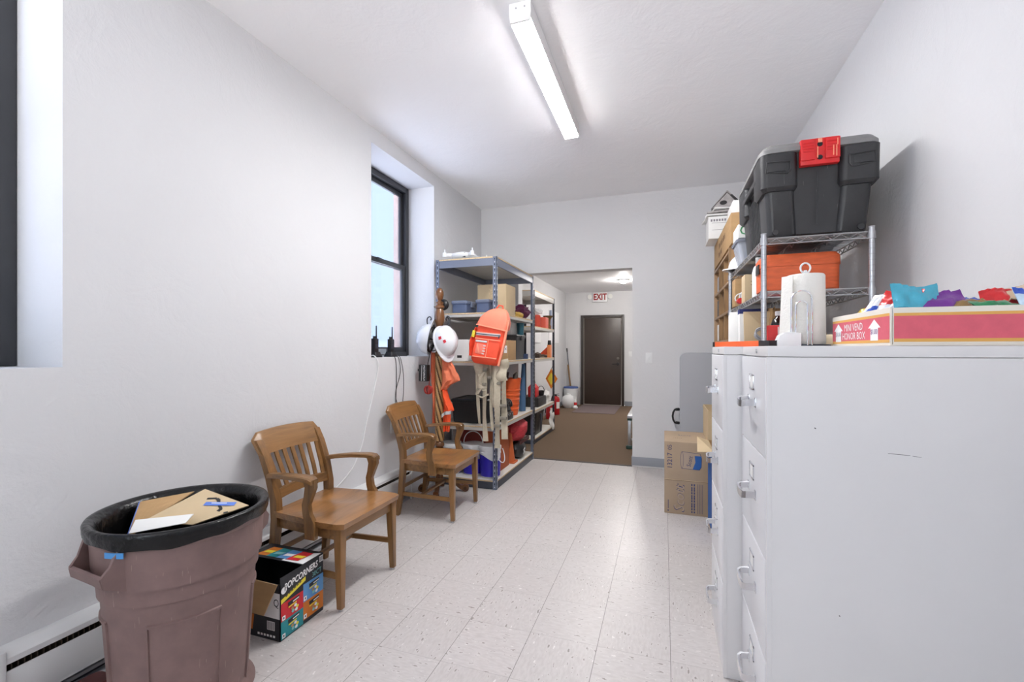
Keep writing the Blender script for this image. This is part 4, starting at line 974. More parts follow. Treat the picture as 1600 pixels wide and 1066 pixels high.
carton('paper_box', 'white carton upright at the back of the upper shelf beside the mustard pouch', -1.79, -1.66, 4.72, 4.86, 1.651, .16, PAPER, seam=False)

# third shelf
carton('white_box', 'white carton at the left of the shelf behind the hard hats', -2.075, -1.79, 4.0, 4.30, 1.191, .205, PAPER, None, lambda b, hx, hy, h: b.quad([(.02, -hy - .0008, .03), (.07, -hy - .0008, .03), (.07, -hy - .0008, .055), (.02, -hy - .0008, .055)], 2))
carton('cardboard_box', 'small cardboard box with white label behind the orange rucksack', -1.63, -1.49, 4.30, 4.55, 1.191, .205, CARD, None, lambda b, hx, hy, h: (b.quad([(hx - .045, -hy - .0008, .075), (hx - .012, -hy - .0008, .075), (hx - .012, -hy - .0008, .15), (hx - .045, -hy - .0008, .15)], 5), b.text('X', .035, (hx - .028, -hy - .001, .115), (1, 0, 0), (0, 0, 1), 2)), seam=False)
r = thing('marker_flag', 'pink marker flag stick standing by the small labelled box', 'flag', (-1.585, 4.255, 1.191))
b = B(); b.cyl((-1.585, 4.262, 1.1915), (-1.575, 4.262, 1.45), .004, seg=8); b.sheet(lambda u, v: (-1.585 + .022 * u, 4.259 + .006 * math.sin(u * 4), 1.45 - .16 * v - .008 * u), 4, 6, .002); b.build('flag_stick', mat('hot_pink', (240, 80, 150), .5), r)
r = thing('pink_ribbon', 'pink ribbon bunch in front of the small labelled box', 'ribbon', (-1.605, 4.24, 1.2))
b = B(); lump(b, (-1.61, 4.22, 1.29), (.045, .02, .03), 4.1, .5); b.cyl((-1.61, 4.235, 1.1915), (-1.61, 4.225, 1.29), .004, seg=8); b.build('ribbon_bunch', D.materials['hot_pink'], r)
lidded_bin('black_bin', 'black lidded bin at the back of the third shelf behind labelled box', -1.70, -1.495, 4.60, 4.93, 1.191, .27, BLACKT, BLACKT, None)
carton('white_box', 'white carton standing on the black lidded bin under the upper shelf', -1.72, -1.575, 4.66, 4.84, 1.4625, .14, PAPER, seam=False)
r = thing('teal_bucket', 'small dark teal bucket on the black lidded bin', 'bucket', (-1.535, 4.84, 1.4625))
b = B(); b.lathe([(.02, 0), (.035, .0005), (.04, .1), (.043, .135), (.039, .135), (.036, .1), (.02, .01)], (-1.535, 4.85, 1.4625), 20); b.build('bucket_body', mat('dark_teal', (44, 96, 110), .45), r)
r = thing('blue_coil', 'coiled blue strap on the third shelf by the rear post', 'strap', (-1.53, 5.03, 1.191))
b = B()
for k in range(5): b.tube([(-1.55 + .045 * math.cos(t), 5.02 + .06 * math.sin(t), 1.2 + k * .011) for t in [2 * PI * i / 20 for i in range(20)]], .0075, 6, 0, True)
b.build('strap_coils', mat('navy_strap', (52, 68, 104), .7), r)

# fourth shelf
lidded_bin('black_tote', 'black lidded tote on the shelf behind the hanging straps', -1.985, -1.60, 4.0, 4.38, .586, .235, BLACK, BLACK, None, 'tote')
r = thing('orange_bucket', 'orange ribbed bucket with gloves in it behind the black engine', 'bucket', (-1.50, 4.66, .586))
b = B(); pr = [(.075, .001), (.08, .02)]
for k in range(5): pr += [(.085 + k * .004, .06 + k * .05), (.092 + k * .004, .065 + k * .05), (.092 + k * .004, .08 + k * .05), (.086 + k * .004, .085 + k * .05)]
pr += [(.113, .39), (.118, .4), (.11, .4), (.09, .1), (.07, .02)]
b.lathe(pr, (-1.60, 4.70, .586), 28); b.build('bucket_body', ORANGEP, r)
r = thing('work_glove', 'pair of grey work gloves sticking out of the orange ribbed bucket', 'gloves', (-1.60, 4.7, .96))
b = B(); b.tube([(-1.63, 4.7, .9), (-1.655, 4.69, 1.02), (-1.66, 4.69, 1.075)], [.028, .03, .02], 8); b.tube([(-1.56, 4.7, .9), (-1.54, 4.69, 1.02), (-1.52, 4.69, 1.05)], [.022, .03, .012], 8); b.tube([(-1.64, 4.7, 1.0), (-1.62, 4.69, 1.05)], [.014, .01], 8); b.build('glove_pair', mat('grey_glove', (96, 90, 84), .9), r)
r = thing('small_engine', 'black and chrome small engine at the front right of the fourth shelf', 'engine', (-1.52, 4.32, .586))
b = B(); b.box(-1.60, -1.485, 4.18, 4.46, .587, .66, .012); lump(b, (-1.545, 4.30, .70), (.065, .12, .07), 3.3, .25); b.build('engine_block', BLACK, r)
b = B()
for k in range(6): b.rings([[(-1.545 + .062 * math.cos(a), 4.19 + k * .045 + dy, .735 + .062 * math.sin(a)) for dy in (-.006, .006)] + [(-1.545 + .05 * math.cos(a), 4.19 + k * .045 + dy, .735 + .05 * math.sin(a)) for dy in (.006, -.006)] for a in [-.4 + 3.6 * i / 16 for i in range(17)]])
b.build('cooling_fins', BLACK, r)
for k in range(5):
    b = B(); b.cyl((-1.49, 4.2 + k * .05, .64 + .03 * (k % 2)), (-1.475, 4.2 + k * .05, .64 + .03 * (k % 2)), .014, seg=12); b.build('bolt_head', CHROME, r)
r = thing('rolled_tarp', 'rolled blue tarp standing upright by the rear shelving post', 'tarp', (-1.515, 5.03, .586))
b = B(); b.tube([(-1.565, 5.02, .587), (-1.565, 5.03, .75), (-1.565, 5.05, 1.0), (-1.565, 5.06, 1.13)], [.04, .036, .026, .02], 12); b.build('tarp_roll', mat('steel_blue_tarp', (70, 106, 142), .6), r)

# bottom shelf
def bucket(x, y, label, handle_up, z=.086, half=.165):
    r = thing('cleaner_bucket', label, 'bucket', (x, y, z), 0, 'white and blue buckets on the bottom shelf')
    b = B(); b.lathe([(.085, .001), (.093, .006), (.1, .22), (.104, .222), (.104, .236), (.101, .238), (.103, .262), (.108, .264), (.108, .29), (.1, .296), (.02, .297)], (x, y, z), 36); b.build('bucket_body', WPL, r)
    b = B()
    def zt(a): return .215 - .06 * max(0, math.sin(a * 1.0 + 2.2)) ** 2
    b.rings([[(x + rr * math.cos(a), y + rr * math.sin(a), z + q) for rr, q in ((.0945, .012), (.0945 + .0072 * zt(a) / .22, zt(a)), (.0955 + .0072 * zt(a) / .22, zt(a)), (.0955, .012))] for a in [2 * PI * i / 48 for i in range(49)]])
    b.build('blue_label', COBALT, r)
    b = B()
    if handle_up: pts = [(x + .104 * math.cos(t), y, z + .25 + .16 * max(0, math.sin(t)) ** .7) for t in [PI * i / 20 for i in range(21)]]
    else: pts = [(x + .106 * math.cos(t), y - .112 * math.sin(t) * .6 - .0, z + .25 - .11 * math.sin(t)) for t in [PI * i / 20 for i in range(21)]]; 
    if not handle_up: pts = [(x + .09 + .045 * math.sin(t), y - .1 * math.cos(t), z + .25 - .11 * math.sin(t)) for t in [PI * i / 20 for i in range(21)]]
    b.tube(pts, .0045, 7); b.build('bail_handle', WPL, r)
bucket(-2.0, 4.06, 'white bucket at the left end of the bottom shelf', False)
bucket(-1.785, 4.10, 'white and cobalt-blue bucket with its handle standing up', True)
bucket(-1.59, 4.06, 'white and cobalt-blue bucket at the corner post, handle hanging', False)
r = thing('plastic_board', 'white plastic sheet standing at the left end of the bottom shelf', 'panel', (-2.06, 4.25, .086))
b = B(); b.box(-2.07, -2.055, 4.2, 4.6, .0865, .50, .003); b.build('plastic_sheet', WPL, r)
carton('red_crate', 'dark red box behind the buckets on the bottom shelf', -2.03, -1.72, 4.26, 4.6, .0855, .41, mat('dark_red_box', (132, 44, 36), .6), seam=False)
carton('rust_crate', 'rust-orange box behind the corner bucket on the bottom shelf', -1.71, -1.55, 4.24, 4.5, .0855, .40, mat('rust_box', (166, 82, 40), .7), seam=False)
r = thing('traffic_cone', 'orange traffic cone between rust box and red bag on the bottom shelf', 'cone', (-1.56, 4.64, .086))
b = B(); b.loft([(.07, .07, .015, .0865), (.07, .07, .015, .1)], 0, (True, True), -1.58, 4.62); b.lathe([(.055, .1), (.02, .38), (.012, .40), (.002, .40)], (-1.58, 4.62, 0), 24); b.build('cone_body', mat('dull_orange', (192, 96, 48), .6), r)
r = thing('black_sports_bag', 'black bag with white emblem under the red bag on the bottom shelf', 'bag', (-1.55, 4.83, .086))
b = B(); lump(b, (-1.57, 4.86, .086 + .095), (.085, .155, .098), 1.4, .12)
c0 = Vector((-1.485, 4.82, .2))
for pl in ([(-.022, -.02), (.022, -.034), (.03, -.016), (-.012, -.004)], [(-.026, .01), (.02, -.01), (.03, .012), (-.012, .028)], [(-.012, -.02), (.006, -.02), (.004, .022), (-.014, .02)]):
    b.face([b.v((-1.479 + .0015, 4.80 + p * 1.5, .17 - q * 1.3)) for p, q in pl], 1)
b.build('bag_body', [BLACKT, WHITEI], r)
r = thing('red_mesh_bag', 'red mesh bag stuffed over the black bag on the bottom shelf', 'bag', (-1.55, 4.86, .27))
b = B(); lump(b, (-1.59, 4.86, .405), (.115, .235, .13), 8.8, .15); b.build('bag_body', mat('red_mesh', (190, 52, 62), .6, var=.25, vs=30, stretch=(1, 1, 4), bump=.6, bs=70), r)
b = B()
for k in range(9): b.tube([(-1.50, 4.70 + k * .04, .31), (-1.488, 4.70 + k * .04 + .01, .285), (-1.492, 4.70 + k * .04, .262)], .006, 6)
b.build('fringe', MAROON, r)

# ------------------------------------------------------------------ rucksack on the corner post
r = thing('rucksack', 'red-orange rucksack with tan straps hanging at the shelving corner post', 'backpack', (0, 0, 0))
PACKS = mat('rucksack_salmon', (246, 128, 100), .6, var=.08, vs=9, bump=.3, bs=30, bd=.004)
b = B(); rings = []
for i in range(25):                                             # slumped sack: flat front, square bottom, soft creases
    q = i / 24; z = -.235 + .44 * q
    hw = .132 - .012 * abs(q - .45) - .02 * max(0, (q - .8) / .2) ** 2 - .022 * max(0, (.08 - q) / .08) ** 1.5
    dp = .058 + .018 * math.sin(PI * min(1, .15 + q * .8)) - .02 * max(0, (.06 - q) / .06)
    rings.append([(x, y + (.007 * math.sin(x * 30 + z * 14) + .006 * math.sin(z * 42 + x * 8)) * (1 if y < 0 else .4), zz + .008 * math.sin(x * 18)) for x, y, zz in b.rrect(hw, dp, .03, z, n=4)])
b.rings(rings); b.build('main_compartment', PACKO, r, smooth=60)
b = B(); rings = []
for w, d, zz, sk in ((.135, .086, .10, 0), (.137, .088, .118, 0), (.13, .083, .17, .006), (.108, .068, .215, .012), (.085, .05, .25, .018), (.06, .03, .272, .024), (.03, .014, .28, .028)):
    rings.append([(x + sk, y + .005 * math.sin(x * 26 + zz * 30), z + .006 * math.sin(x * 20)) for x, y, z in b.rrect(w, d, min(.025, d * .8), zz)])
b.rings(rings); b.build('top_flap', PACKS, r, smooth=60)
b = B(); b.box(-.138, .136, -.094, -.086, .093, .104, .002); b.build('flap_piping', PACKL, r)
b = B()
b.bar((-.118, -.091, .018), (.1, -.091, .046), .014, .024, .003, 0); b.bar((-.118, -.099, .018), (.1, -.099, .046), .004, .008, .001, 2); b.bar((-.118, -.0985, .034), (.1, -.0985, .062), .003, .006, .001, 1); b.box(.088, .095, -.104, -.098, .02, .05, .001, 2)
b.build('zip_band', [SILVER, PACKL, STEELD], r)
b = B(); b.loft([(.108, .014, .012, -.19), (.118, .02, .014, -.15), (.116, .02, .014, -.05), (.112, .012, .01, -.012)], 0, (True, True), 0, -.082)
b.build('front_pocket', PACKO, r)
b = B(); yq = -.1035
b.bar((-.116, yq, -.022), (.112, yq, .002), .006, .009, .001); b.bar((-.104, yq, -.182), (.112, yq, -.158), .006, .009, .001); b.bar((.004, yq, -.012), (.012, yq, -.166), .006, .011, .001); b.bar((-.106, yq, -.044), (-.004, yq, -.032), .006, .017, .002, 1)
for k in range(4): b.box(-.028, -.006, yq - .003, yq + .002, -.075 - k * .024, -.066 - k * .024, .001, 1)
b.box(-.09, -.01, yq - .0025, yq + .002, -.15, -.06, .001, 2); b.bar((-.085, yq - .002, -.07), (-.055, yq - .002, -.14), .003, .012, .001, 0)
b.build('pocket_trim', [PACKL, SILVER, mat('mesh_pink', (236, 124, 104), .6)], r)
b = B(); b.rings([[(.134 + .004 * math.sin(PI * q) + dx, -.055 + dy, .2 - .42 * q) for dx, dy in ((-.009, -.012), (.009, -.012), (.009, .012), (-.009, .012))] for q in [i / 12 for i in range(13)]]); b.build('side_piping', PACKL, r)
b = B(); b.sheet(lambda u, v: (-.155 - .02 * math.sin(v * PI) + .04 * u, -.03 + .05 * u + .012 * math.sin(v * 9), .07 - .26 * v), 4, 10, .012); b.build('side_wing', PACKO, r)
b = B(); b.tube([(-.02, .02, .265), (-.005, .045, .31), (.03, .05, .31), (.05, .02, .265)], .007, 8); b.build('haul_loop', PACKO, r)
b = B(); b.box(-.168, -.142, -.05, -.01, -.02, .04, .003); b.build('yellow_tag', PYEL, r)
def webbing(name, pts, w, par):
    b = B(); P = spline(pts, 6)
    rings = []
    for i, p in enumerate(P):
        tw_ = .5 * math.sin(i * .35 + p.x * 40)
        c_, s_ = math.cos(tw_) * w / 2, math.sin(tw_) * w / 2
        rings.append([(p.x - c_, p.y - s_ - .003, p.z), (p.x + c_, p.y + s_ - .003, p.z), (p.x + c_, p.y + s_ + .003, p.z), (p.x - c_, p.y - s_ + .003, p.z)])
    b.rings(rings); return b.build(name, TANW, par)
tilt = R4('Y', 13)
r.matrix_basis = Matrix.Translation((-1.478, 3.79, 1.40)) @ R4('Z', 8) @ tilt
def strap(px, z0, z1, w, y=3.835, sway=.02, x1=None):
    x1 = px if x1 is None else x1
    webbing('hanging_strap', [(px, y, z0), (px + (x1 - px) * .3 + sway * .5, y - .02, z0 * .7 + z1 * .3), (px + (x1 - px) * .7 - sway * .4, y - .008, z0 * .3 + z1 * .7), (x1, y - .012, z1)], w, r)
strap(-1.635, 1.2, .62, .028, 3.83, .01, -1.60); strap(-1.56, 1.2, .47, .046, 3.82, .02, -1.535); strap(-1.505, 1.2, .57, .026, 3.84, .02, -1.475)
strap(-1.415, 1.22, .42, .058, 3.80, .004, -1.415); strap(-1.365, 1.2, .50, .056, 3.82, .004, -1.352); strap(-1.46, 1.15, .78, .03, 3.81, .02, -1.45)
strap(-1.60, 1.1, .93, .04, 3.80, .03, -1.54); strap(-1.54, 1.1, .90, .024, 3.79, -.03, -1.60)
b = B(); b.sheet(lambda u, v: (-1.655 + .085 * u + .045 * v, 3.815 - .025 * math.sin(u * PI) - .012 * math.sin(v * 8), 1.22 - .27 * v - .04 * u * (1 - v)), 8, 12, .018); b.build('shoulder_pad', TANW, r)
b = B(); b.sheet(lambda u, v: (-1.43 + .11 * u - .015 * v + .01 * math.sin(v * 7), 3.81 - .025 * math.sin(u * PI) - .012 * math.sin(v * 9 + 1), 1.2 - .19 * v + .02 * u), 8, 12, .018); b.build('shoulder_pad', TANW, r)
b = B(); b.sheet(lambda u, v: (-1.57 + .14 * u, 3.85 - .025 * math.sin(u * 9 + v), 1.2 - .15 * v - .03 * math.sin(u * 9)), 12, 6, .014); b.build('hip_belt', TANW, r)
TB = mat('taupe_buckle', (128, 122, 110), .5)
for px, pz, w_ in ((-1.552, .985, .026), (-1.36, .80, .032), (-1.36, .69, .032), (-1.49, 1.05, .02), (-1.53, 1.12, .022), (-1.415, 1.0, .032), (-1.415, .62, .03)):
    b = B(); b.box(px - w_, px + w_, 3.776, 3.80, pz - .014, pz + .014, .004); b.box(px - w_ * .7, px + w_ * .7, 3.774, 3.777, pz - .004, pz + .004, .001); b.build('strap_buckle', TB, r)
b = B(); b.tube(spline([(-1.55, 3.8, .98), (-1.59, 3.79, .93), (-1.62, 3.79, .9), (-1.56, 3.78, .87), (-1.5, 3.79, .9)], 5), .008, 6); b.build('knotted_strap', TANW, r)

# ------------------------------------------------------------------ hall: things on the second unit
r = thing('red_canister', 'red canister on the upper shelf of the hall shelving', 'canister', (-1.84, 6.7, 1.62))
b = B(); b.lathe([(.058, .0008), (.062, .01), (.062, .19), (.05, .205), (.02, .21)], (-1.86, 6.7, 1.621), 24); b.build('canister_body', mat('brick_red', (176, 58, 40), .4), r)
r = thing('red_box', 'salmon red box beside the red canister on the hall shelving', 'box', (-1.80, 6.88, 1.62))
b = B(); b.box(-1.86, -1.74, 6.8, 6.98, 1.6215, 1.80, .01); b.build('box_body', mat('salmon_red', (204, 92, 74), .5), r)
r = thing('brown_urn', 'brown flared pot on the upper shelf of the hall shelving', 'pot', (-1.79, 7.04, 1.62))
b = B(); b.lathe([(.035, .0008), (.04, .1), (.045, .16), (.085, .215), (.08, .215), (.04, .15), (.02, .1)], (-1.77, 7.06, 1.621), 20); b.build('pot_body', mat('umber', (96, 74, 40), .6), r)
r = thing('clear_bag', 'crumpled clear plastic bag on top of the red canister', 'bag', (-1.86, 6.7, 1.832))
b = B(); lump(b, (-1.87, 6.72, 1.832 + .045), (.09, .08, .046), 5.5, .5); b.build('bag_body', clear_plastic('clear_film', (232, 234, 238), .55, .2), r)
r = thing('paper_roll', 'blue-grey paper roll standing at the right of the hall shelving', 'roll', (-1.735, 7.09, 1.62))
b = B(); b.cyl((-1.735, 7.1, 1.621), (-1.735, 7.1, 1.93), .022, seg=16); b.build('roll_body', mat('pale_blue_roll', (150, 162, 186), .6), r)
r = thing('small_jar', 'small brown jar on the hall shelving before the roll', 'jar', (-1.70, 7.02, 1.62))
b = B(); b.lathe([(.024, .0008), (.026, .05), (.018, .055), (.018, .07)], (-1.735, 7.03, 1.621), 16); b.build('jar_body', mat('amber_brown', (128, 88, 56), .4), r)
r = thing('orange_wedge', 'orange triangular reflector stand on the middle hall shelf', 'reflector', (-1.75, 6.95, 1.17))
b = B(); b.prism([(-1.92, 1.185), (-1.73, 1.185), (-1.73, 1.36)], lambda p, a: (p[0], a, p[1]), 6.93, 7.0, 0, .004); b.box(-1.745, -1.70, 6.90, 7.02, 1.171, 1.37, .004, 1); b.box(-1.93, -1.72, 6.92, 7.01, 1.171, 1.186, .002); b.build('wedge_body', [mat('red_orange', (196, 70, 36), .5), mat('light_orange', (226, 132, 76), .5)], r)
b = B(); b.cyl((-1.722, 6.96, 1.37), (-1.722, 6.96, 1.44), .03, .024, 16); b.build('lamp_cap', BLACK, r)
r = thing('tape_gun', 'brown cluttered hand tool on the middle hall shelf', 'tool', (-1.9, 6.6, 1.17))
b = B(); lump(b, (-1.83, 6.62, 1.171 + .04), (.06, .05, .042), 9.1, .4); b.tube([(-1.8, 6.62, 1.2), (-1.74, 6.66, 1.21), (-1.70, 6.7, 1.19)], .018, 8); b.build('tool_body', mat('dark_brown', (70, 54, 44), .6), r)
r = thing('tan_block', 'tan wooden block on the middle hall shelf beside the reflector', 'block', (-1.78, 6.83, 1.17))
b = B(); b.box(-1.85, -1.74, 6.78, 6.88, 1.171, 1.215, .006); b.build('block_body', CARDD, r)
r = thing('black_case', 'black flat case on the lower shelf of the hall shelving', 'case', (-1.83, 6.5, .46))
b = B(); b.box(-2.02, -1.72, 6.3, 6.75, .461, .60, .015); b.box(-2.02, -1.718, 6.3, 6.752, .525, .533, .003); b.build('case_body', BLACK, r)
r = thing('gas_can', 'red gas can with black cap standing on the black flat case', 'can', (-1.86, 6.45, .6))
b = B(); b.loft([(.06, .08, .02, .601), (.065, .085, .025, .62), (.065, .085, .025, .74), (.03, .04, .02, .79)], 0, (True, True), -1.84, 6.45); b.build('can_body', REDP, r)
b = B(); b.cyl((-1.84, 6.43, .785), (-1.83, 6.42, .83), .024, .02, 14); b.tube([(-1.84, 6.5, .77), (-1.84, 6.53, .81), (-1.84, 6.47, .83)], .01, 8); b.build('cap_and_handle', BLACK, r)
r = thing('wire_basket', 'small black basket with a hoop handle on the black flat case', 'basket', (-1.78, 6.66, .6))
b = B(); b.lathe([(.04, .0008), (.05, .05), (.052, .07), (.048, .07), (.04, .01)], (-1.78, 6.67, .601), 18); b.tube([(-1.78 + .05 * math.cos(t), 6.67, .66 + .08 * math.sin(t)) for t in [PI * i / 14 for i in range(15)]], .005, 6); b.build('basket_body', BLACK, r)
r = thing('white_rag', 'crumpled white rag at the right end of the lower hall shelf', 'cloth', (-1.75, 6.9, .46))
b = B(); lump(b, (-1.78, 6.93, .461 + .095), (.075, .13, .1), 6.6, .5); b.build('rag_body', PAPER, r)
r = thing('waste_bin', 'big black bin with a white liner under the hall shelving', 'bin', (-1.85, 6.35, .07))
b = B(); b.loft([(.12, .2, .03, .071), (.145, .225, .03, .37), (.152, .235, .03, .372), (.152, .235, .03, .40), (.14, .22, .03, .40), (.12, .2, .03, .1)], 0, (True, True), -1.868, 6.4); b.build('bin_body', BLACK, r)
b = B(); b.box(-1.722, -1.708, 6.4, 6.44, .1, .36, .004); b.build('bin_rib', STEELD, r)
r = thing('trash_liner', 'scrap of white plastic liner hanging out beside the black bin', 'liner', (-1.70, 6.85, .071))
b = B(); b.sheet(lambda u, v: (-1.672 + .03 * u + .01 * math.sin(v * 9), 6.78 + .12 * u, .33 - .25 * v + .03 * math.sin(u * 6)), 8, 10, .012); b.build('liner_scrap', PAPER, r)
r = thing('caution_sign', 'small orange and yellow diamond sign hanging on the hall shelving', 'sign', (-1.74, 7.19, .82))
b = B(); yy = 7.185
def dia(s, y, mi, fold=.03):
    P = [(-1.742, y - fold, .82 + .165 * s), (-1.742 + .10 * s, y, .82), (-1.742, y - fold, .82 - .165 * s), (-1.742 - .10 * s, y, .82)]
    b.quad([P[0], P[1], P[2]] , mi) if False else None
    A = [b.v(p) for p in P]; K = [b.v((p[0], p[1] + .004, p[2])) for p in P]
    b.face([A[0], A[2], A[1]], mi); b.face([A[0], A[3], A[2]], mi); b.face([K[0], K[1], K[2]], mi); b.face([K[0], K[2], K[3]], mi)
    for i in range(4): b.face([A[i], A[(i + 1) % 4], K[(i + 1) % 4], K[i]], mi)
dia(1, yy, 0); dia(.62, yy - .013, 1, .0186)
b.build('sign_face', [mat('sign_orange', (222, 128, 36), .5), mat('sign_yellow', (230, 206, 60), .5)], r, smooth=0)
b = B(); b.tube([(-1.742, 7.16, .98), (-1.72, 7.17, 1.03), (-1.70, 7.165, 1.0)], .004, 6); b.build('hook', STEELD, r)
def extinguisher(x, y, h, label):
    r = thing('fire_extinguisher', label, 'fire extinguisher', (x, y, 0), 0, 'fire extinguishers on the hall carpet')
    b = B(); b.lathe([(.06, .0008), (.072, .006), (.075, .02), (.075, h * .72), (.06, h * .8), (.028, h * .85), (.022, h * .86)], (x, y, 0), 24); b.build('cylinder', mat('extinguisher_red', (178, 22, 30), .3) if 'extinguisher_red' not in D.materials else D.materials['extinguisher_red'], r)
    b = B(); b.rings([[(x + .0757 * math.cos(a), y + .0757 * math.sin(a), z) for z in (h * .3, h * .6)] for a in [-1.2 + 1.2 * i / 8 for i in range(9)]], 0, (False, False), False); b.build('instruction_label', PAPER, r)
    b = B(); b.cyl((x, y, h * .85), (x, y, h * .92), .02, seg=12); b.bar((x - .02, y, h * .93), (x + .07, y - .02, h * .97), .02, .008); b.bar((x - .02, y, h * .9), (x + .07, y - .02, h * .9), .02, .008); b.build('valve_handle', BLACK, r)
    b = B(); b.tube(spline([(x - .02, y, h * .9), (x - .07, y, h * .85), (x - .09, y, h * .6), (x - .085, y, h * .3)]), .01, 8); b.build('hose', BLACK, r)
extinguisher(-2.04, 8.78, .43, 'red fire extinguisher on the carpet, right of the hall shelving post')
extinguisher(-2.02, 8.2, .36, 'red fire extinguisher on the carpet, half behind the hall shelving post')
r = thing('white_tank', 'round white tank on the carpet in the hall corner', 'tank', (-2.0, 9.92, 0))
b = B(); b.lathe([(.09, .0008), (.1, .02), (.12, .04), (.142, .09), (.145, .17), (.13, .23), (.09, .27), (.05, .285), (.05, .31), (.03, .315)], (-2.02, 9.92, 0), 30); b.build('tank_shell', WPL, r)
r = thing('spray_bottle', 'white spray bottle with red label beside the round tank', 'bottle', (-1.86, 9.9, 0))
b = B(); b.lathe([(.035, .0008), (.06, .002), (.06, .03), (.035, .05), (.034, .06), (.036, .14), (.02, .18), (.014, .2), (.014, .22)], (-1.862, 9.88, 0), 20); b.box(-1.90, -1.845, 9.872, 9.888, .21, .24, .004); b.build('bottle_body', WPL, r)
b = B(); b.rings([[(-1.862 + .037 * math.cos(a), 9.88 + .037 * math.sin(a), z) for z in (.07, .13)] for a in [-2.2 + 2.4 * i / 8 for i in range(9)]], 0, (False, False), False); b.build('bottle_label', REDP, r)
r = thing('white_pail', 'white pail with blue lid behind the round tank in the hall corner', 'pail', (-2.06, 10.32, 0))
b = B(); b.lathe([(.14, .0008), (.145, .01), (.16, .38), (.165, .385), (.165, .41), (.15, .41), (.02, .405)], (-2.04, 10.3, 0), 30); b.build('pail_body', WPL, r)
b = B(); b.lathe([(.168, .402), (.168, .43), (.15, .44), (.02, .44)], (-2.04, 10.3, 0), 30); b.build('pail_lid', mat('pail_blue', (70, 92, 150), .5), r)
r = thing('grey_carton', 'grey carton against the end wall beside the white pail', 'box', (-1.92, 10.5, 0))
b = B(); b.box(-2.0, -1.868, 10.49, 10.608, .0008, .40, .006); b.build('carton_body', mat('grey_card', (168, 164, 164), .8), r)
r = thing('shovel', 'wooden-handled shovel leaning in the hall corner', 'shovel', (-2.13, 10.5, 0))
b = B(); b.tube([(-2.075, 10.5, .30), (-2.12, 10.54, .6), (-2.165, 10.585, .93)], .018, 10); b.build('handle', wood('ash_handle', (150, 112, 70), 'z'), r)
b = B(); b.sheet(lambda u, v: (-2.12 + .1 * u, 10.5 + .02 * math.sin(u * PI) + .0, .005 + .3 * v), 6, 6, .004); b.build('blade', STEELD, r)
r = thing('broom', 'thin dark stick leaning in the corner behind the shovel', 'stick', (-2.15, 10.56, 0))
b = B(); b.tube([(-2.03, 10.525, .003), (-2.12, 10.57, .65), (-2.195, 10.607, 1.3)], .009, 8); b.build('stick_shaft', STEELD, r)
b = B(); b.tube([(-2.19, 10.606, 1.24), (-2.198, 10.607, 1.32)], .014, 8); b.build('grip', BLACK, r)
b = B(); b.box(-1.80, -.94, 9.18, 10.5, .0008, .009, .003); tag(origin(b.build('door_mat', MATM), (-1.37, 9.8, 0)), 'mauve-grey door mat on the carpet before the brown door', 'mat')
for nm, lb, y0, y1, z0, z1 in (('notice_board', 'large white board on the hall wall behind the shelving end post', 8.95, 9.85, 1.43, 2.1), ('notice_board', 'small white sheet on the hall wall seen through the shelving', 7.85, 8.3, 1.42, 1.66)):
    b = B(); b.box(-2.2295, -2.215, y0, y1, z0, z1, .003); tag(origin(b.build(nm, mat('board_white', (244, 244, 246), .4)), (-2.23, (y0 + y1) / 2, z0)), lb, 'board')
# folding work platform
r = thing('work_platform', 'silver folding work platform with dark green feet at the right of the hall', 'platform', (-.28, 6.7, 0))
b = B(); b.box(-.46, -.10, 6.06, 7.3, .40, .437, .006); 
for k in range(10): b.box(-.45 + k * .035, -.44 + k * .035, 6.07, 7.29, .436, .44, .001)
b.build('deck', CHROME2, r)
GRN = mat('dark_green_plastic', (28, 60, 54), .5)
for x in (-.43, -.14):
    for y in (6.09, 7.26):
        b = B(); b.box(x - .022, x + .022, y - .014, y + .014, .03, .40, .004); b.box(x - .01, x + .01, y - .016, y + .016, .04, .39, .002); lg = b.build('leg', CHROME2, r)
        b = B(); b.box(x - .045, x + .04, y - .03, y + .03, .0008, .045, .01); b.build('foot', GRN, lg)
        b = B(); b.box(x - .03, x + .03, y - .022, y + .022, .37, .405, .006); b.build('corner_joint', GRN, lg)
for y in (6.09, 7.26):
    b = B(); b.box(-.41, -.16, y - .008, y + .008, .11, .14, .003); b.build('cross_bar', CHROME2, r)

# ------------------------------------------------------------------ far wall right: folding table and paper cartons
r = thing('folding_table', 'grey plastic folding table leaning upright on the far wall, black handle', 'table', (.56, 5.14, 0))
b = B(); n = 6
def rr2(x0, x1, z0, z1, rad, y):
    out = []
    for q, (cx, cz) in enumerate(((x1 - rad, z1 - rad), (x0 + rad, z1 - rad), (x0 + rad, z0 + rad), (x1 - rad, z0 + rad))):
        for k in range(n + 1):
            a = q * PI / 2 + k / n * PI / 2; out.append((cx + rad * math.cos(a), y + (z0 + 0) * 0 + .03 * ((cz + rad * math.sin(a)) / 1.26), cz + rad * math.sin(a)))
    return out
TG = mat('table_grey', (182, 184, 190), .55, bump=.1, bs=140)
b.rings([rr2(.16, .93, .005, 1.262, .06, 5.09), rr2(.156, .934, .001, 1.266, .065, 5.098), rr2(.156, .934, .001, 1.266, .065, 5.118), rr2(.17, .92, .015, 1.252, .06, 5.124)]); b.build('table_top', TG, r)
b = B(); b.rings([rr2(.16, .93, .005, 1.262, .06, 5.128), rr2(.156, .934, .001, 1.266, .065, 5.134), rr2(.156, .934, .001, 1.266, .065, 5.154), rr2(.17, .92, .015, 1.252, .06, 5.158)]); b.build('table_top', TG, r)
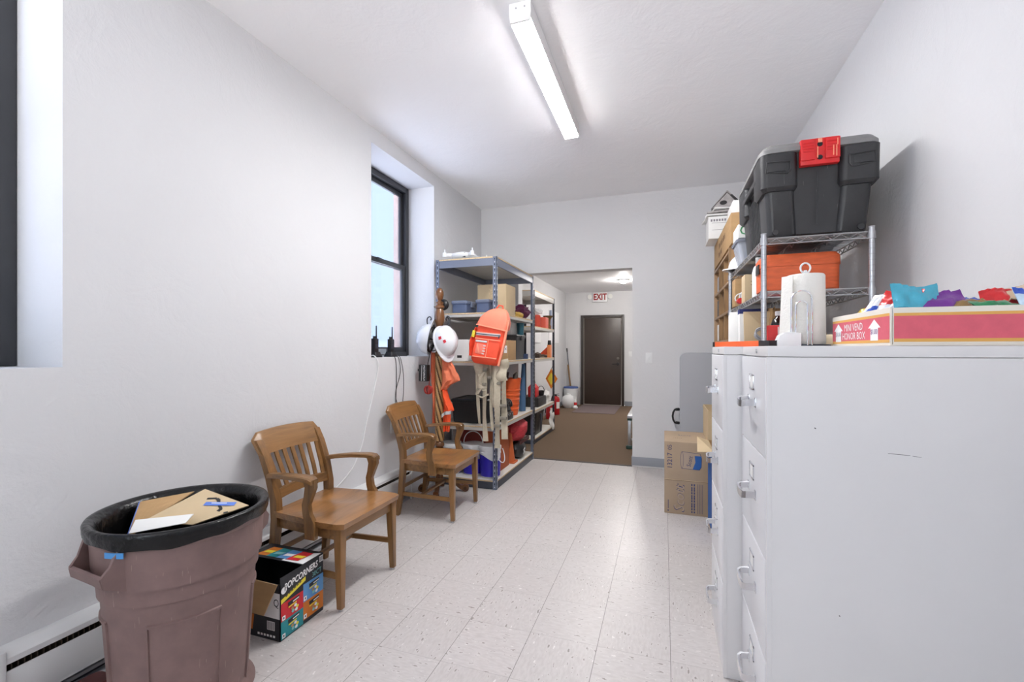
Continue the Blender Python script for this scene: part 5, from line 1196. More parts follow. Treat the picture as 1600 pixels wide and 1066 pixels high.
b = B(); b.tube([(.165, 5.13, .665), (.105, 5.12, .66), (.09, 5.12, .63), (.084, 5.12, .59), (.09, 5.12, .55), (.105, 5.12, .522), (.165, 5.13, .518)], .0105, 10); b.cyl((.15, 5.13, .665), (.115, 5.12, .662), .016, seg=10); b.cyl((.15, 5.13, .518), (.115, 5.12, .522), .016, seg=10); b.build('carry_handle', BLACK, r)

def scott(b, hx, hy, h):
    y = -hy - .0006; n1 = (0, 0, 1); n2 = (-1, 0, 0)
    b.quad([(-hx + .002, y, h * .472), (hx - .002, y, h * .472), (hx - .002, y, h * .478), (-hx + .002, y, h * .478)], 7)
    b.quad([(-hx + .002, y - .0002, h * .467), (hx - .002, y - .0002, h * .467), (hx - .002, y - .0002, h * .471), (-hx + .002, y - .0002, h * .471)], 6)
    b.text('13217', .052, (-hx + .043, y, .42), n1, n2, 3, .0004, .98); b.text('05', .045, (-hx + .043, y, .527), n1, n2, 3, .0004, .95)
    b.text('Scott', .115, (-hx + .115, y, .125), n1, n2, 3, .0004, .9, shear=.25); b.text('Scott', .108, (-hx + .115, y - .0006, .125), n1, n2, 8, .0006, .9, shear=.25)
    for k in range(2):
        for q in range(11): b.quad([(-hx + .20 + k * .018, y, .022 + q * .021), (-hx + .209 + k * .018, y, .022 + q * .021), (-hx + .209 + k * .018, y, .036 + q * .021 + .003 * (q % 3)), (-hx + .20 + k * .018, y, .036 + q * .021 + .003 * (q % 3))], 3)
    for k in range(4): b.quad([(-hx + .245 + k * .012, y, .02), (-hx + .248 + k * .012, y, .02), (-hx + .248 + k * .012, y, .25), (-hx + .245 + k * .012, y, .25)], 3)
    b.quad([(-hx + .024, y, .02), (-hx + .034, y, .02), (-hx + .034, y, .03), (-hx + .024, y, .03)], 3); b.quad([(-hx + .027, y, .04), (-hx + .032, y, .04), (-hx + .032, y, .11), (-hx + .027, y, .11)], 3)
    # toilet roll picture
    def ring(cx, cz, rx, rz, mi, d): b.face([b.v((cx + rx * math.cos(2 * PI * k / 24), y - d, cz + rz * math.sin(2 * PI * k / 24))) for k in range(24)], mi)
    x0 = -hx + .14
    b.face([b.v((p, y - .0002, q)) for p, q in ((x0 - .012, .365), (x0 + .12, .36), (x0 + .135, .385), (x0 + .138, .45), (x0 + .125, .49), (x0 - .008, .50))], 3)
    b.face([b.v((p, y - .0004, q)) for p, q in ((x0 - .009, .368), (x0 + .118, .363), (x0 + .132, .387), (x0 + .135, .45), (x0 + .123, .487), (x0 - .005, .497))], 8)
    b.face([b.v((p, y - .0006, q)) for p, q in ((x0 + .07, .363), (x0 + .118, .363), (x0 + .132, .387), (x0 + .135, .47), (x0 + .085, .47), (x0 + .09, .42))], 4)
    ring(x0 - .008, .432, .012, .066, 3, .0006); ring(x0 - .008, .432, .0095, .063, 8, .0008)
    b.text('Scott', .045, (x0 + .05, y - .0006, .425), (.2, 0, 1), (-1, 0, .2), 3, .0004, .9)
    b.text('13217', .03, (-hx + .1, -hy + .16, h + .0004), (1, 0, 0), (0, 1, 0), 6, .0003); b.text('Scott', .05, (-hx + .16, -hy + .3, h + .0004), (1, 0, 0), (0, 1, 0), 3, .0003)
rs = thing('tissue_carton', 'brown carton printed 13217 and Scott on the tile beside filing cabinet', 'box', (.222, 4.055, 0))
b = B(); b.M = wm(rs); b.box(-.222, .222, -.25, .25, .0008, .572, .006); scott(b, .222, .25, .572)
b.build('carton_body', [CARDD, BOARDE, INK, INKB, BLUEI, WHITEI, INKBR, CARD2, mat('print_field', (172, 152, 134), .85)], rs)
def open_carton(name, label, x0, x1, y0, y1, z0, z1, m, flaps, side=None):
    r = thing(name, label, 'box', ((x0 + x1) / 2, (y0 + y1) / 2, z0)); t = .004
    b = B()
    b.box(x0, x1, y0, y1, z0 + .0008, z0 + .005)
    b.box(x0, x0 + t, y0, y1, z0 + .005, z1); b.box(x1 - t, x1, y0, y1, z0 + .005, z1); b.box(x0 + t, x1 - t, y0, y0 + t, z0 + .005, z1); b.box(x0 + t, x1 - t, y1 - t, y1, z0 + .005, z1)
    if side: b.quad([(x0 - .0006, y0 + .005, z0 + .02), (x0 - .0006, y1 - .005, z0 + .02), (x0 - .0006, y1 - .005, z1 - .02), (x0 - .0006, y0 + .005, z1 - .02)], 1)
    b.build('carton_body', [m, side or m], r, smooth=0)
    for f in flaps:
        c = [Vector(p) for p in f]; nn = (c[1] - c[0]).cross(c[3] - c[0]).normalized() * t
        b = B(); A = [b.v(p) for p in c]; K = [b.v(p - nn) for p in c]; b.face(A); b.face(K[::-1])
        for i in range(4): b.face([A[i], K[i], K[(i + 1) % 4], A[(i + 1) % 4]])
        b.build('flap', CARD2, r, smooth=0)
    return r
open_carton('open_carton', 'open tan carton on top of the tissue carton, beside filing cabinet', .322, .445, 3.82, 4.27, .573, .825, CARD2, [((.322, 4.266, .825), (.444, 4.266, .825), (.444, 4.36, .79), (.322, 4.36, .79))])
open_carton('open_carton', 'open blue-sided carton with a pale flap behind the far filing cabinet', .315, .436, 3.30, 3.74, 0, .615, CARD, [((.316, 3.32, .615), (.316, 3.72, .615), (.235, 3.70, .645), (.215, 3.36, .60))], BLUEI)

# ------------------------------------------------------------------ filing cabinets
def filing_cabinet(label, x0, x1, y0, y1):
    r = thing('filing_cabinet', label, 'filing cabinet', ((x0 + x1) / 2, (y0 + y1) / 2, 0), 0, 'grey four-drawer filing cabinets')
    H = 1.318; b = B()
    b.box(x0 + .012, x1, y0 + .0015, y1 - .0015, .0008, H - .033, .002)                 # body
    b.box(x0 + .002, x1, y0, y1, H - .032, H, .004)                                      # top cap
    b.box(x0, x0 + .014, y0, y0 + .014, .0008, H - .033, .002); b.box(x0, x0 + .014, y1 - .014, y1, .0008, H - .033, .002)
    b.box(x0 + .002, x0 + .014, y0 + .014, y1 - .014, .0008, .06, .002)
    b.cyl((x0 + .004, (y0 + y1) / 2 - .06, H - .016), (x0 - .001, (y0 + y1) / 2 - .06, H - .016), .007, seg=12, mi=1)
    if 'nearer' in label:
        for px, pz, l, w in ((.585, 1.02, .05, .0012), (.64, 1.017, .02, .0008), (.41, 1.08, .004, .003), (.47, .55, .003, .003)):
            b.quad([(px, y0 + .0009, pz), (px + l, y0 + .0009, pz - .002), (px + l, y0 + .0009, pz - .002 + w), (px, y0 + .0009, pz + w)], 2)
    b.build('cabinet_body', [CABW, CHROME2, DARKGAP], r)
    zt = H - .036
    for k in range(4):
        z1 = zt - k * .306; z0 = z1 - .301
        b = B(); b.box(x0 - .002, x0 + .011, y0 + .017, y1 - .017, z0, z1, .004); d = b.build('drawer', CABD, r)
        yc = (y0 + y1) / 2
        b = B(); zh = z1 - .155
        pts = [(x0 - .001, yc - .062, zh + .006), (x0 - .03, yc - .06, zh + .004), (x0 - .04, yc - .05, zh), (x0 - .042, yc, zh - .003), (x0 - .04, yc + .05, zh), (x0 - .03, yc + .06, zh + .004), (x0 - .001, yc + .062, zh + .006)]
        b.rings([[(p[0] + dx * ca, p[1] + dx * sa, p[2] + dz) for dx, dz in ((-.003, -.012), (.003, -.012), (.004, .008), (-.002, .01))] for p, ca, sa in zip(pts, (0, .6, .9, 1, .9, .6, 0), (1, .8, .4, 0, -.4, -.8, -1))])
        for s in (-1, 1): b.box(x0 - .004, x0 - .001, yc + s * .062 - .012, yc + s * .062 + .012, zh - .012, zh + .02, .001)
        b.build('handle', CHROME, d)
        b = B(); zl = z1 - .085; hw, hh = .036, .026
        b.box(x0 - .005, x0 - .001, yc - hw, yc + hw, zl + hh - .006, zl + hh, .001); b.box(x0 - .005, x0 - .001, yc - hw, yc + hw, zl - hh, zl - hh + .006, .001); b.box(x0 - .005, x0 - .001, yc - hw, yc - hw + .006, zl - hh, zl + hh, .001); b.box(x0 - .005, x0 - .001, yc + hw - .006, yc + hw, zl - hh, zl + hh, .001)
        b.box(x0 - .003, x0 - .0018, yc - hw + .004, yc + hw - .004, zl - hh + .004, zl + hh - .004, 0, 1)
        b.build('label_holder', [CHROME, PAPER], d)
    return r
filing_cabinet('grey four-drawer filing cabinet nearer the viewer, candy box on top', .288, .962, 1.512, 1.962)
filing_cabinet('grey four-drawer filing cabinet behind, paper towel roll on top', .222, .896, 1.972, 2.425)

TOP = 1.318
# honor box
HB = (.597, 1.028, 1.53, 1.985, .108)
r = thing('honor_box', 'pink MINI VEND HONOR BOX snack tray on the nearer filing cabinet', 'box', (.81, 1.757, TOP))
PINK = mat('print_pink', (214, 96, 112), .6, var=.06, vs=30); GOLD = mat('print_gold', (222, 168, 86), .6); WCARD = mat('white_card', (226, 220, 208), .75)
x0, x1, y0, y1, h = HB; b = B(); t = .004
b.box(x0, x1, y0, y1, TOP + .0008, TOP + .004, 0, 2)
b.box(x0, x0 + t, y0, y1, TOP + .004, TOP + h, .0008, 2); b.box(x1 - t, x1, y0, y1, TOP + .004, TOP + h, .0008, 2)
b.box(x0 + t + .002, x1 - t, y0, y0 + t, TOP + .004, TOP + h - .002, .0008, 2); b.box(x0 + t, x1 - t, y1 - t, y1, TOP + .004, TOP + h - .002, .0008, 2)
def bx(ya, yb, za, zb, mi, d=1): b.quad([(x0 - .0006 * d, ya, TOP + za), (x0 - .0006 * d, yb, TOP + za), (x0 - .0006 * d, yb, TOP + zb), (x0 - .0006 * d, ya, TOP + zb)], mi)
def by(xa, xb, za, zb, mi, d=1): b.quad([(xa, y0 - .0006 * d, TOP + za), (xb, y0 - .0006 * d, TOP + za), (xb, y0 - .0006 * d, TOP + zb), (xa, y0 - .0006 * d, TOP + zb)], mi)
bx(y0 + .004, y1 - .002, .018, .084, 0); bx(y0 + .004, y1 - .002, .084, .092, 1); bx(y0 + .004, y1 - .002, .009, .018, 1)
by(x0 + .008, x1 - .002, .02, .083, 0); by(x0 + .008, x1 - .002, .083, .091, 1); by(x0 + .008, x1 - .002, .011, .02, 1)
def arrow(yc, s, txt, mi):
    pts = [(-.026, .016), (.026, .016), (.026, .054), (.042, .054), (0, .08), (-.042, .054), (-.026, .054)]
    b.face([b.v((x0 - .0012, yc - p * s, TOP + q)) for p, q in pts], 3)
    b.text(txt, .022, (x0 - .0018, yc, TOP + .042), (0, -1, 0), (0, 0, 1), mi, .0002, .95)
arrow(y0 + .1, 1, '$1.00', 4); arrow(y1 - .062, 1, '$1.00', 5)
b.text('MINI VEND', .034, (x0 - .0012, y0 + .26, TOP + .062), (0, -1, 0), (0, 0, 1), 3, .0002, .92); b.text('HONOR BOX', .034, (x0 - .0012, y0 + .26, TOP + .033), (0, -1, 0), (0, 0, 1), 3, .0002, .92)
b.build('tray', [PINK, GOLD, WCARD, WHITEI, mat('violet_ink', (120, 60, 130), .7), mat('faint_ink', (150, 150, 165), .7)], r, smooth=0)
# snack bags, each one a crimped pillow
def foil(name, rgb, rough=.3): return mat(name, rgb, rough, .15, var=.12, vs=40, bump=.5, bs=45, bd=.004, coat=.3)
def snack(name, label, loc, rot, w, l, th, m, m2=None, seed=1, band=None):
    r = thing(name, label, 'snack bag', (0, 0, 0), 0, 'snack bags in the pink tray')
    b = B(); nu, nv = 14, 16
    def P(u, v, s):
        x = (u - .5) * w; y = (v - .5) * l; q = math.sin(PI * u) ** .6 * max(0, math.sin(PI * min(1, max(0, (v - .09) / .82)))) ** .6
        k = noise.noise(Vector((u * 4 + seed * 3.1, v * 4, s))) * .35 * th + noise.noise(Vector((u * 9 + seed, v * 9, s * 2))) * .15 * th
        crimp = .003 * math.sin(u * 40) if (v < .09 or v > .91) else 0
        return (x * (1 - .06 * q), y + .006 * math.sin(u * 6 + seed), s * (th / 2 * q + .0008) + k * (q + .25) + crimp)
    F = [[b.v(P(i / nu, j / nv, 1)) for j in range(nv + 1)] for i in range(nu + 1)]
    K = [[b.v(P(i / nu, j / nv, -1)) for j in range(nv + 1)] for i in range(nu + 1)]
    for i in range(nu):
        for j in range(nv):
            mi = 1 if m2 and band and band[0] <= j <= band[1] else 0
            b.face([F[i][j], F[i + 1][j], F[i + 1][j + 1], F[i][j + 1]], mi); b.face([K[i][j], K[i][j + 1], K[i + 1][j + 1], K[i + 1][j]], mi)
    for i in range(nu): b.face([F[i][0], K[i][0], K[i + 1][0], F[i + 1][0]]); b.face([F[i][nv], F[i + 1][nv], K[i + 1][nv], K[i][nv]])
    for j in range(nv): b.face([F[0][j], F[0][j + 1], K[0][j + 1], K[0][j]]); b.face([F[nu][j], K[nu][j], K[nu][j + 1], F[nu][j + 1]])
    b.build('wrapper', [m, m2 or m], r, smooth=60)
    r.matrix_basis = Matrix.Translation(loc) @ rot
def RR(x, y, z): return R4('Z', z) @ R4('X', x) @ R4('Y', y)
zb = TOP
FT = foil('foil_teal', (70, 170, 196)); FTD = foil('foil_teal_dark', (20, 130, 158)); FP = foil('foil_purple', (110, 36, 140)); FG = foil('foil_gold_brown', (140, 110, 62), .35); FB = foil('foil_blue', (44, 84, 190)); FR = foil('foil_red', (204, 30, 36)); FGR = foil('foil_green', (22, 124, 74)); FW = foil('foil_white', (222, 226, 232)); FPB = foil('foil_pale_blue', (190, 212, 232)); FY = foil('foil_yellow', (226, 200, 84)); FTAN = foil('foil_tan', (206, 180, 150), .2)
snack('chip_bag', 'teal snack bag standing tallest in the pink tray', (.70, 1.625, zb + .107), RR(76, 0, 12), .125, .15, .03, FTD, FT, 1, (8, 16))
snack('chip_bag', 'purple snack bag in the pink tray, right of the teal bag', (.765, 1.615, zb + .095), RR(58, -14, 20), .12, .13, .03, FP, None, 2)
snack('chip_bag', 'purple snack bag with a flap sticking up behind the other purple one', (.79, 1.66, zb + .10), RR(55, -35, 30), .07, .13, .02, FP, None, 3)
snack('cookie_pack', 'gold-brown snack bag in the pink tray between purple and green bags', (.82, 1.63, zb + .10), RR(20, 5, -8), .12, .12, .05, FG, None, 4)
snack('chip_bag', 'blue snack bag in the pink tray behind the gold-brown one', (.88, 1.70, zb + .102), RR(38, 10, -14), .13, .13, .035, FB, FW, 5, (0, 4))
snack('chip_bag', 'bright red snack bag leaning against the blue one in the tray', (.935, 1.69, zb + .112), RR(66, -8, -6), .10, .12, .03, FR, None, 6)
snack('chip_bag', 'green and silver snack bag at the front edge of the tray', (.895, 1.612, zb + .098), RR(24, 8, 12), .15, .11, .035, FGR, FW, 7, (0, 5))
snack('chip_bag', 'pale blue and white snack bag at the right of the tray', (.966, 1.61, zb + .105), RR(62, 0, 4), .095, .12, .03, FPB, FB, 8, (13, 16))
snack('cookie_pack', 'clear tan wrapper lying on the top right of the snack bags', (.968, 1.72, zb + .155), RR(18, -14, -20), .10, .12, .02, FTAN, None, 9)
snack('candy_bar', 'red and white snack bag at the left side of the tray', (.668, 1.66, zb + .128), RR(60, 12, -60), .10, .10, .025, FR, FW, 10, (0, 6))
snack('candy_bar', 'white and blue snack wrapper at the middle of the tray left side', (.672, 1.79, zb + .13), RR(58, 20, -80), .09, .09, .02, FW, FB, 11, (0, 5))
snack('candy_bar', 'red and yellow wrapper at the far left end of the tray', (.68, 1.89, zb + .122), RR(40, 8, -80), .09, .09, .025, FY, FR, 12, (7, 16))
snack('candy_bar', 'dark red wrapper between the red-white and teal bags', (.71, 1.74, zb + .128), RR(48, -10, -40), .10, .10, .03, foil('foil_dark_red', (150, 30, 34)), None, 13)
snack('candy_bar', 'small red wrapper tip behind the purple bag', (.772, 1.715, zb + .122), RR(60, 20, 10), .07, .12, .025, FR, None, 14)

# paper towels on a wire holder
PX, PY = .534, 2.085
r = thing('paper_towel_holder', 'chrome wire paper towel holder on the farther filing cabinet', 'holder', (PX, PY, TOP))
b = B(); b.cyl((PX, PY, TOP + .0008), (PX, PY, TOP + .009), .085, .083, 36); b.build('base_plate', STEELD, r)
b = B(); b.cyl((PX, PY, TOP + .009), (PX, PY, TOP + .305), .006, seg=10); b.tube([(PX + .017 * math.cos(t), PY, TOP + .314 + .02 * math.sin(t)) for t in [2 * PI * i / 22 for i in range(22)]], .0035, 8, 0, True); b.build('centre_rod', WPL, r)
b = B()
for w, hh, rr in ((.034, .215, .0032), (.02, .175, .0028)):
    yq = PY - .089; xq = PX - .035
    b.tube([(xq - w, yq, TOP + .006)] + [(xq - w * math.cos(t), yq, TOP + hh - w + w * math.sin(t)) for t in [PI * i / 14 for i in range(15)]] + [(xq + w, yq, TOP + .006)], rr, 8)
b.build('wire_arm', CHROME, r)
TOW = mat('towel_paper', (232, 230, 224), .85, bump=.7, bs=130, bd=.002)
r = thing('paper_towel_roll', 'white paper towel roll standing on the farther filing cabinet', 'paper towels', (PX, PY, TOP + .0095))
b = B(); b.lathe([(.021, .0), (.066, .0), (.0685, .004), (.066, .27), (.062, .276), (.021, .279)], (PX, PY, TOP + .0096), 48, 0, (False, False)); b.lathe([(.021, .0), (.021, .279)], (PX, PY, TOP + .0096), 24, 0, (False, False)); b.build('towel_roll', TOW, r)
b = B(); b.sheet(lambda u, v: (PX - .055 - .03 * u - .012 * (1 - v), PY - .05 + .04 * u - .008 * math.sin(v * 3), TOP + .012 + .268 * v), 6, 10, .002); b.build('loose_sheet', TOW, r)

# other things on the cabinet tops
r = thing('spirit_level', 'orange spirit level with black ends on the farther filing cabinet', 'level', (.33, 2.18, TOP))
p0, p1 = Vector((.246, 2.405, TOP + .0125)), Vector((.41, 1.995, TOP + .0125)); d_ = (p1 - p0).normalized()
b = B(); b.bar(p0 + d_ * .02, p1 - d_ * .07, .05, .023, .002); b.build('level_body', ORANGEP, r)
b = B(); b.bar(p0, p0 + d_ * .0195, .051, .024, .002); b.build('end_cap', BLACK, r)
b = B(); b.bar(p1 - d_ * .0695, p1, .051, .024, .002); b.build('end_cap', BLACK, r)
r = thing('tape_dispenser', 'small white desk tape dispenser beside the paper towel roll', 'tape dispenser', (.455, 2.02, TOP))
b = B(); b.prism([(-.04, .0008), (.042, .0008), (.042, .052), (.02, .056), (-.012, .055), (-.03, .044), (-.04, .02)], lambda p, a: (.455 + p[0], a, TOP + p[1]), 1.99, 2.045, 0, .004); b.build('dispenser_body', WPL, r)
r = thing('paper_tube', 'beige cardboard tube lying behind the paper towel roll', 'tube', (.69, 2.2, TOP))
b = B(); b.cyl((.60, 2.26, TOP + .0265), (.80, 2.2, TOP + .0265), .026, seg=20); b.build('tube_wall', mat('beige_tube', (206, 190, 160), .7), r)

# ------------------------------------------------------------------ wire rack behind the cabinets
WX0, WX1, WY0, WY1 = .455, .888, 2.455, 3.62
r = thing('wire_rack', 'chrome wire rack standing behind the filing cabinets by the right wall', 'rack', ((WX0 + WX1) / 2, (WY0 + WY1) / 2, 0))
LV = (.12, .70, 1.275, 1.585, 1.84)
for x in (WX0, WX1):
    for y in (WY0, WY1):
        b = B(); b.cyl((x, y, .012), (x, y, 1.858), .0125, seg=16); b.cyl((x, y, 1.858), (x, y, 1.864), .0135, seg=16, mi=1); b.cyl((x, y, .0), (x, y, .014), .016, seg=14, mi=1)
        z = .06
        while z < 1.85: b.cyl((x, y, z), (x, y, z + .003), .0129, seg=16, mi=1); z += .0254
        for z in LV: b.cyl((x, y, z - .033), (x, y, z + .004), .017, .0155, 16)
        b.build('post', [CHROME2, HEATG], r)
for z in LV:
    b = B(); w = .0032
    for za in (z, z - .028):
        b.tube([(WX0, WY0, za), (WX1, WY0, za)], w, 6); b.tube([(WX0, WY1, za), (WX1, WY1, za)], w, 6); b.tube([(WX0, WY0, za), (WX0, WY1, za)], w, 6); b.tube([(WX1, WY0, za), (WX1, WY1, za)], w, 6)
    for y in (WY0, WY1):
        n = 12; b.tube([(WX0 + .02 + (WX1 - WX0 - .04) * i / n, y, z - .003 if i % 2 else z - .026) for i in range(n + 1)], .0024, 5)
    for x in (WX0, WX1):
        n = 34; b.tube([(x, WY0 + .02 + (WY1 - WY0 - .04) * i / n, z - .003 if i % 2 else z - .026) for i in range(n + 1)], .0024, 5)
    n = 46
    for i in range(1, n): b.tube([(WX0, WY0 + (WY1 - WY0) * i / n, z + .001), (WX1, WY0 + (WY1 - WY0) * i / n, z + .001)], .0021, 5)
    for k in (1, 2):
        x = WX0 + (WX1 - WX0) * k / 3; b.tube([(x, WY0, z - .005), (x, WY1, z - .005)], .0028, 5); n = 24
        b.tube([(x, WY0 + .01 + (WY1 - WY0 - .02) * i / n, z - .006 if i % 2 else z - .03) for i in range(n + 1)], .0022, 5)
    b.build('wire_shelf', CHROME2, r)
ZT = 1.8432
# big black tote
TX, TY = .676, 2.765
r = thing('storage_tote', 'big black storage tote with grey lid and red latch atop the wire rack', 'tote', (TX, TY, ZT))
b = B(); z = ZT
b.loft([(.186, .288, .03, z + .012), (.205, .31, .04, z + .30), (.212, .318, .04, z + .385)], 0, (True, True), TX, TY)
for sx in (-1, 1):
    for sy in (-1, 1):
        cx = lambda hx, w: TX + sx * (hx - w); cy = lambda hy, w: TY + sy * (hy - w)
        specs = [(.055, .19, .292, .0), (.062, .2, .302, .012), (.062, .217, .322, .235)]
        b.rings([b.rrect(w, w * 1.5, .028, z + zz, TX + sx * (hx - w), TY + sy * (hy - w * 1.5)) for w, hx, hy, zz in specs])
        b.rings([b.rrect(w, w * 1.4, .03, z + zz, TX + sx * (hx - w), TY + sy * (hy - w * 1.4)) for w, hx, hy, zz in ((.068, .226, .330, .215), (.078, .238, .343, .232), (.078, .239, .345, .345), (.078, .24, .346, .387))])
for sx in (-1, 1):                                              # ribs on the long sides
    for k in range(9): 
        yy = TY - .16 + k * .04; b.bar((TX + sx * .196, yy, z + .03), (TX + sx * .212, yy, z + .27), .012, .012, .003, 0, (0, 1, 0))
    b.box(TX + sx * .226 - .015, TX + sx * .226 + .008, TY - .2, TY + .2, z + .3, z + .33, .008)
b.build('tote_body', BLACKT, r)
for sy in (-1, 1):                                              # moulded grips on the corner collars
    for sx in (-1, 1):
        b = B(); xx = TX + sx * .172; yy = TY + sy * .346
        b.tube([(xx - sx * .055, yy, z + .34), (xx - sx * .055, yy, z + .345), (xx + sx * .042, yy - sy * .002, z + .35), (xx + sx * .046, yy - sy * .006, z + .3), (xx - sx * .045, yy, z + .292), (xx - sx * .055, yy, z + .305)], .0045, 8, 0, True)
        b.box(xx - .04, xx + .036, yy - .002, yy + .002, z + .303, z + .334, .001); b.build('moulded_grip', BLACKT, r)
    b = B(); b.tube([(TX - sy * .0, TY + sy * .312, z + .05), (TX, TY + sy * .327, z + .29)], .0025, 6); b.build('mould_seam', BLACKT, r)
for sx, sy in ((-1, -1), (1, -1)):
    b = B(); b.cyl((TX + sx * .172, TY + sy * .300, z + .024), (TX + sx * .172, TY + sy * .312, z + .024), .013, seg=14); b.build('foot_boss', BLACKT, r)
b = B(); b.loft([(.228, .334, .05, z + .388), (.242, .348, .055, z + .392), (.242, .348, .055, z + .41), (.226, .332, .05, z + .432), (.2, .3, .04, z + .436), (.19, .29, .04, z + .428)], 0, (True, True), TX, TY); b.build('tote_lid', GREYL, r)
for sy in (-1, 1):
    b = B(); ys = lambda a, c: (min(TY + sy * a, TY + sy * c), max(TY + sy * a, TY + sy * c)); w = .078
    y_a, y_b = ys(.318, .352); b.box(TX - w, TX + w, y_a, y_b, z + .315, z + .435, .006, 0)
    y_a, y_b = ys(.35, .36); b.box(TX - w, TX - .02, y_a, y_b, z + .335, z + .43, .004, 0); b.box(TX + .02, TX + w, y_a, y_b, z + .335, z + .43, .004, 0)
    for k in range(4):
        for s in (-1, 1): y_a, y_b = ys(.3595, .3635); b.box(TX + s * .048 - .022, TX + s * .048 + .022, y_a, y_b, z + .372 + k * .013, z + .377 + k * .013, .001, 0)
    for dz in (.405, .345): b.cyl((TX, TY + sy * .350, z + dz), (TX, TY + sy * .3535, z + dz), .011, seg=16, mi=1)
    y_a, y_b = ys(.3515, .357); b.box(TX - .008, TX + .008, y_a, y_b, z + .412, z + .43, .001, 2)
    for k, (sx_, zz, l) in enumerate(((-.012, .34, .05), (.05, .345, .045), (.062, .34, .05), (.066, .39, .03))): y_a, y_b = ys(.36, .3644); b.box(TX + sx_ - .002, TX + sx_ + .002, y_a, y_b, z + zz, z + zz + l, .0005, 2)
    b.build('latch', [REDP, SLOT, PACKL], r)
# behind the tote on the top shelf
r = thing('clear_tub', 'clear plastic tub with grey lid behind the tote on the wire rack', 'tub', (.56, 3.27, ZT))
b = B(); b.loft([(.10, .09, .02, ZT + .0008), (.125, .11, .02, ZT + .135), (.122, .107, .02, ZT + .135), (.097, .087, .02, ZT + .004)], 0, (True, True), .56, 3.24); b.build('tub_body', clear_plastic('cloudy_plastic', (196, 202, 214), .55, .2), r)
b = B(); b.loft([(.132, .117, .02, ZT + .134), (.134, .119, .02, ZT + .15), (.12, .105, .02, ZT + .158)], 0, (True, True), .56, 3.24); b.build('tub_lid', mat('slate_lid', (112, 116, 128), .4), r)
b = B(); b.box(.45, .67, 3.15, 3.33, ZT + .004, ZT + .08, .01) if False else lump(b, (.56, 3.24, ZT + .055), (.08, .075, .05), 3.9, .3); b.build('tub_contents', mat('grey_blue_contents', (150, 158, 176), .7), r)
r = thing('white_carton', 'white carton with green O2 lettering on the clear tub', 'box', (.56, 3.24, ZT + .159))
b = B(); b.box(.438, .68, 3.13, 3.35, ZT + .1592, ZT + .245, .003); b.text('O2', .085, (.50, 3.1294, ZT + .203), (1, 0, 0), (0, 0, 1), 1, .0004, 1); b.build('carton_body', [PAPER, mat('green_ink', (70, 150, 96), .6)], r)
hh_r = hard_hat((.535, 3.49, ZT + .012), R4('Z', 200) @ Matrix.Scale(.82, 4), 'white hard hat at the far end of the wire rack top shelf', False)
# second shelf
Z2 = 1.5882
r = thing('tool_case', 'orange plastic tool case on the wire rack below the black tote', 'case', (.635, 2.68, Z2))
b = B(); b.loft([(.150, .085, .03, Z2 + .0008), (.165, .1, .035, Z2 + .012), (.166, .102, .035, Z2 + .125)], 0, (True, True), .628, 2.62); b.build('case_base', RUBO, r)
b = B(); b.loft([(.169, .105, .035, Z2 + .126), (.168, .104, .035, Z2 + .17), (.158, .094, .035, Z2 + .186)], 0, (True, True), .628, 2.62)
for k in range(3): b.box(.54 + k * .07, .58 + k * .07, 2.514, 2.519, Z2 + .14 , Z2 + .146, .001)
b.build('case_lid', RUBO, r)
b = B(); b.box(.452, .46, 2.58, 2.65, Z2 + .10, Z2 + .15, .003); b.build('case_latch', BLACK, r)
r = thing('white_bottle', 'white bottle beside the orange case on the wire rack', 'bottle', (.495, 2.86, Z2))
b = B(); b.lathe([(.03, .0008), (.034, .005), (.034, .15), (.026, .18), (.014, .195), (.014, .215)], (.505, 2.86, Z2), 22); b.build('bottle_body', WPL, r)
b = B(); b.cyl((.505, 2.86, Z2 + .2), (.505, 2.86, Z2 + .235), .017, seg=16); b.build('bottle_cap', WPL, r)
carton('small_carton', 'small tan carton on the wire rack behind the white bottle', .455, .56, 3.0, 3.12, Z2, .165, CARD2, None, lambda b, hx, hy, h: (b.quad([(-.02, -hy - .0008, .10), (.03, -hy - .0008, .10), (.03, -hy - .0008, .104), (-.02, -hy - .0008, .104)], 6), b.quad([(-.02, -hy - .0008, .12), (.03, -hy - .0008, .12), (.03, -hy - .0008, .124), (-.02, -hy - .0008, .124)], 6)), seam=False)
carton('small_carton', 'brown carton standing behind the small tan carton on the wire rack', .44, .52, 3.28, 3.42, Z2, .18, CARD, seam=False)
r = thing('headset', 'white cord bundle with red plug on the middle wire shelf', 'cords', (.46, 3.16, Z2))
b = B(); random.seed(11)
for k in range(6):
    a = random.uniform(0, PI); c0 = Vector((.47, 3.2, Z2 + .045))
    b.tube([c0 + Vector((.04 * math.cos(t) * math.cos(a), .04 * math.cos(t) * math.sin(a), .038 * math.sin(t) * (.7 + .05 * k))) for t in [2 * PI * i / 18 for i in range(18)]], .004, 6, 0, True)
b.build('cord_loops', WPL, r)
b = B(); b.cyl((.452, 3.17, Z2 + .022), (.452, 3.13, Z2 + .022), .02, .017, 16); b.build('plug', REDP, r)
r = thing('dark_gadget', 'small dark device at the far end of the middle wire shelf', 'device', (.47, 3.53, Z2))
b = B(); b.box(.46, .56, 3.48, 3.56, Z2 + .0008, Z2 + .12, .01); b.build('device_body', STEELD, r)
b = B(); b.box(.458, .461, 3.495, 3.545, Z2 + .05, Z2 + .10, .001); b.build('device_screen', PAPER, r)
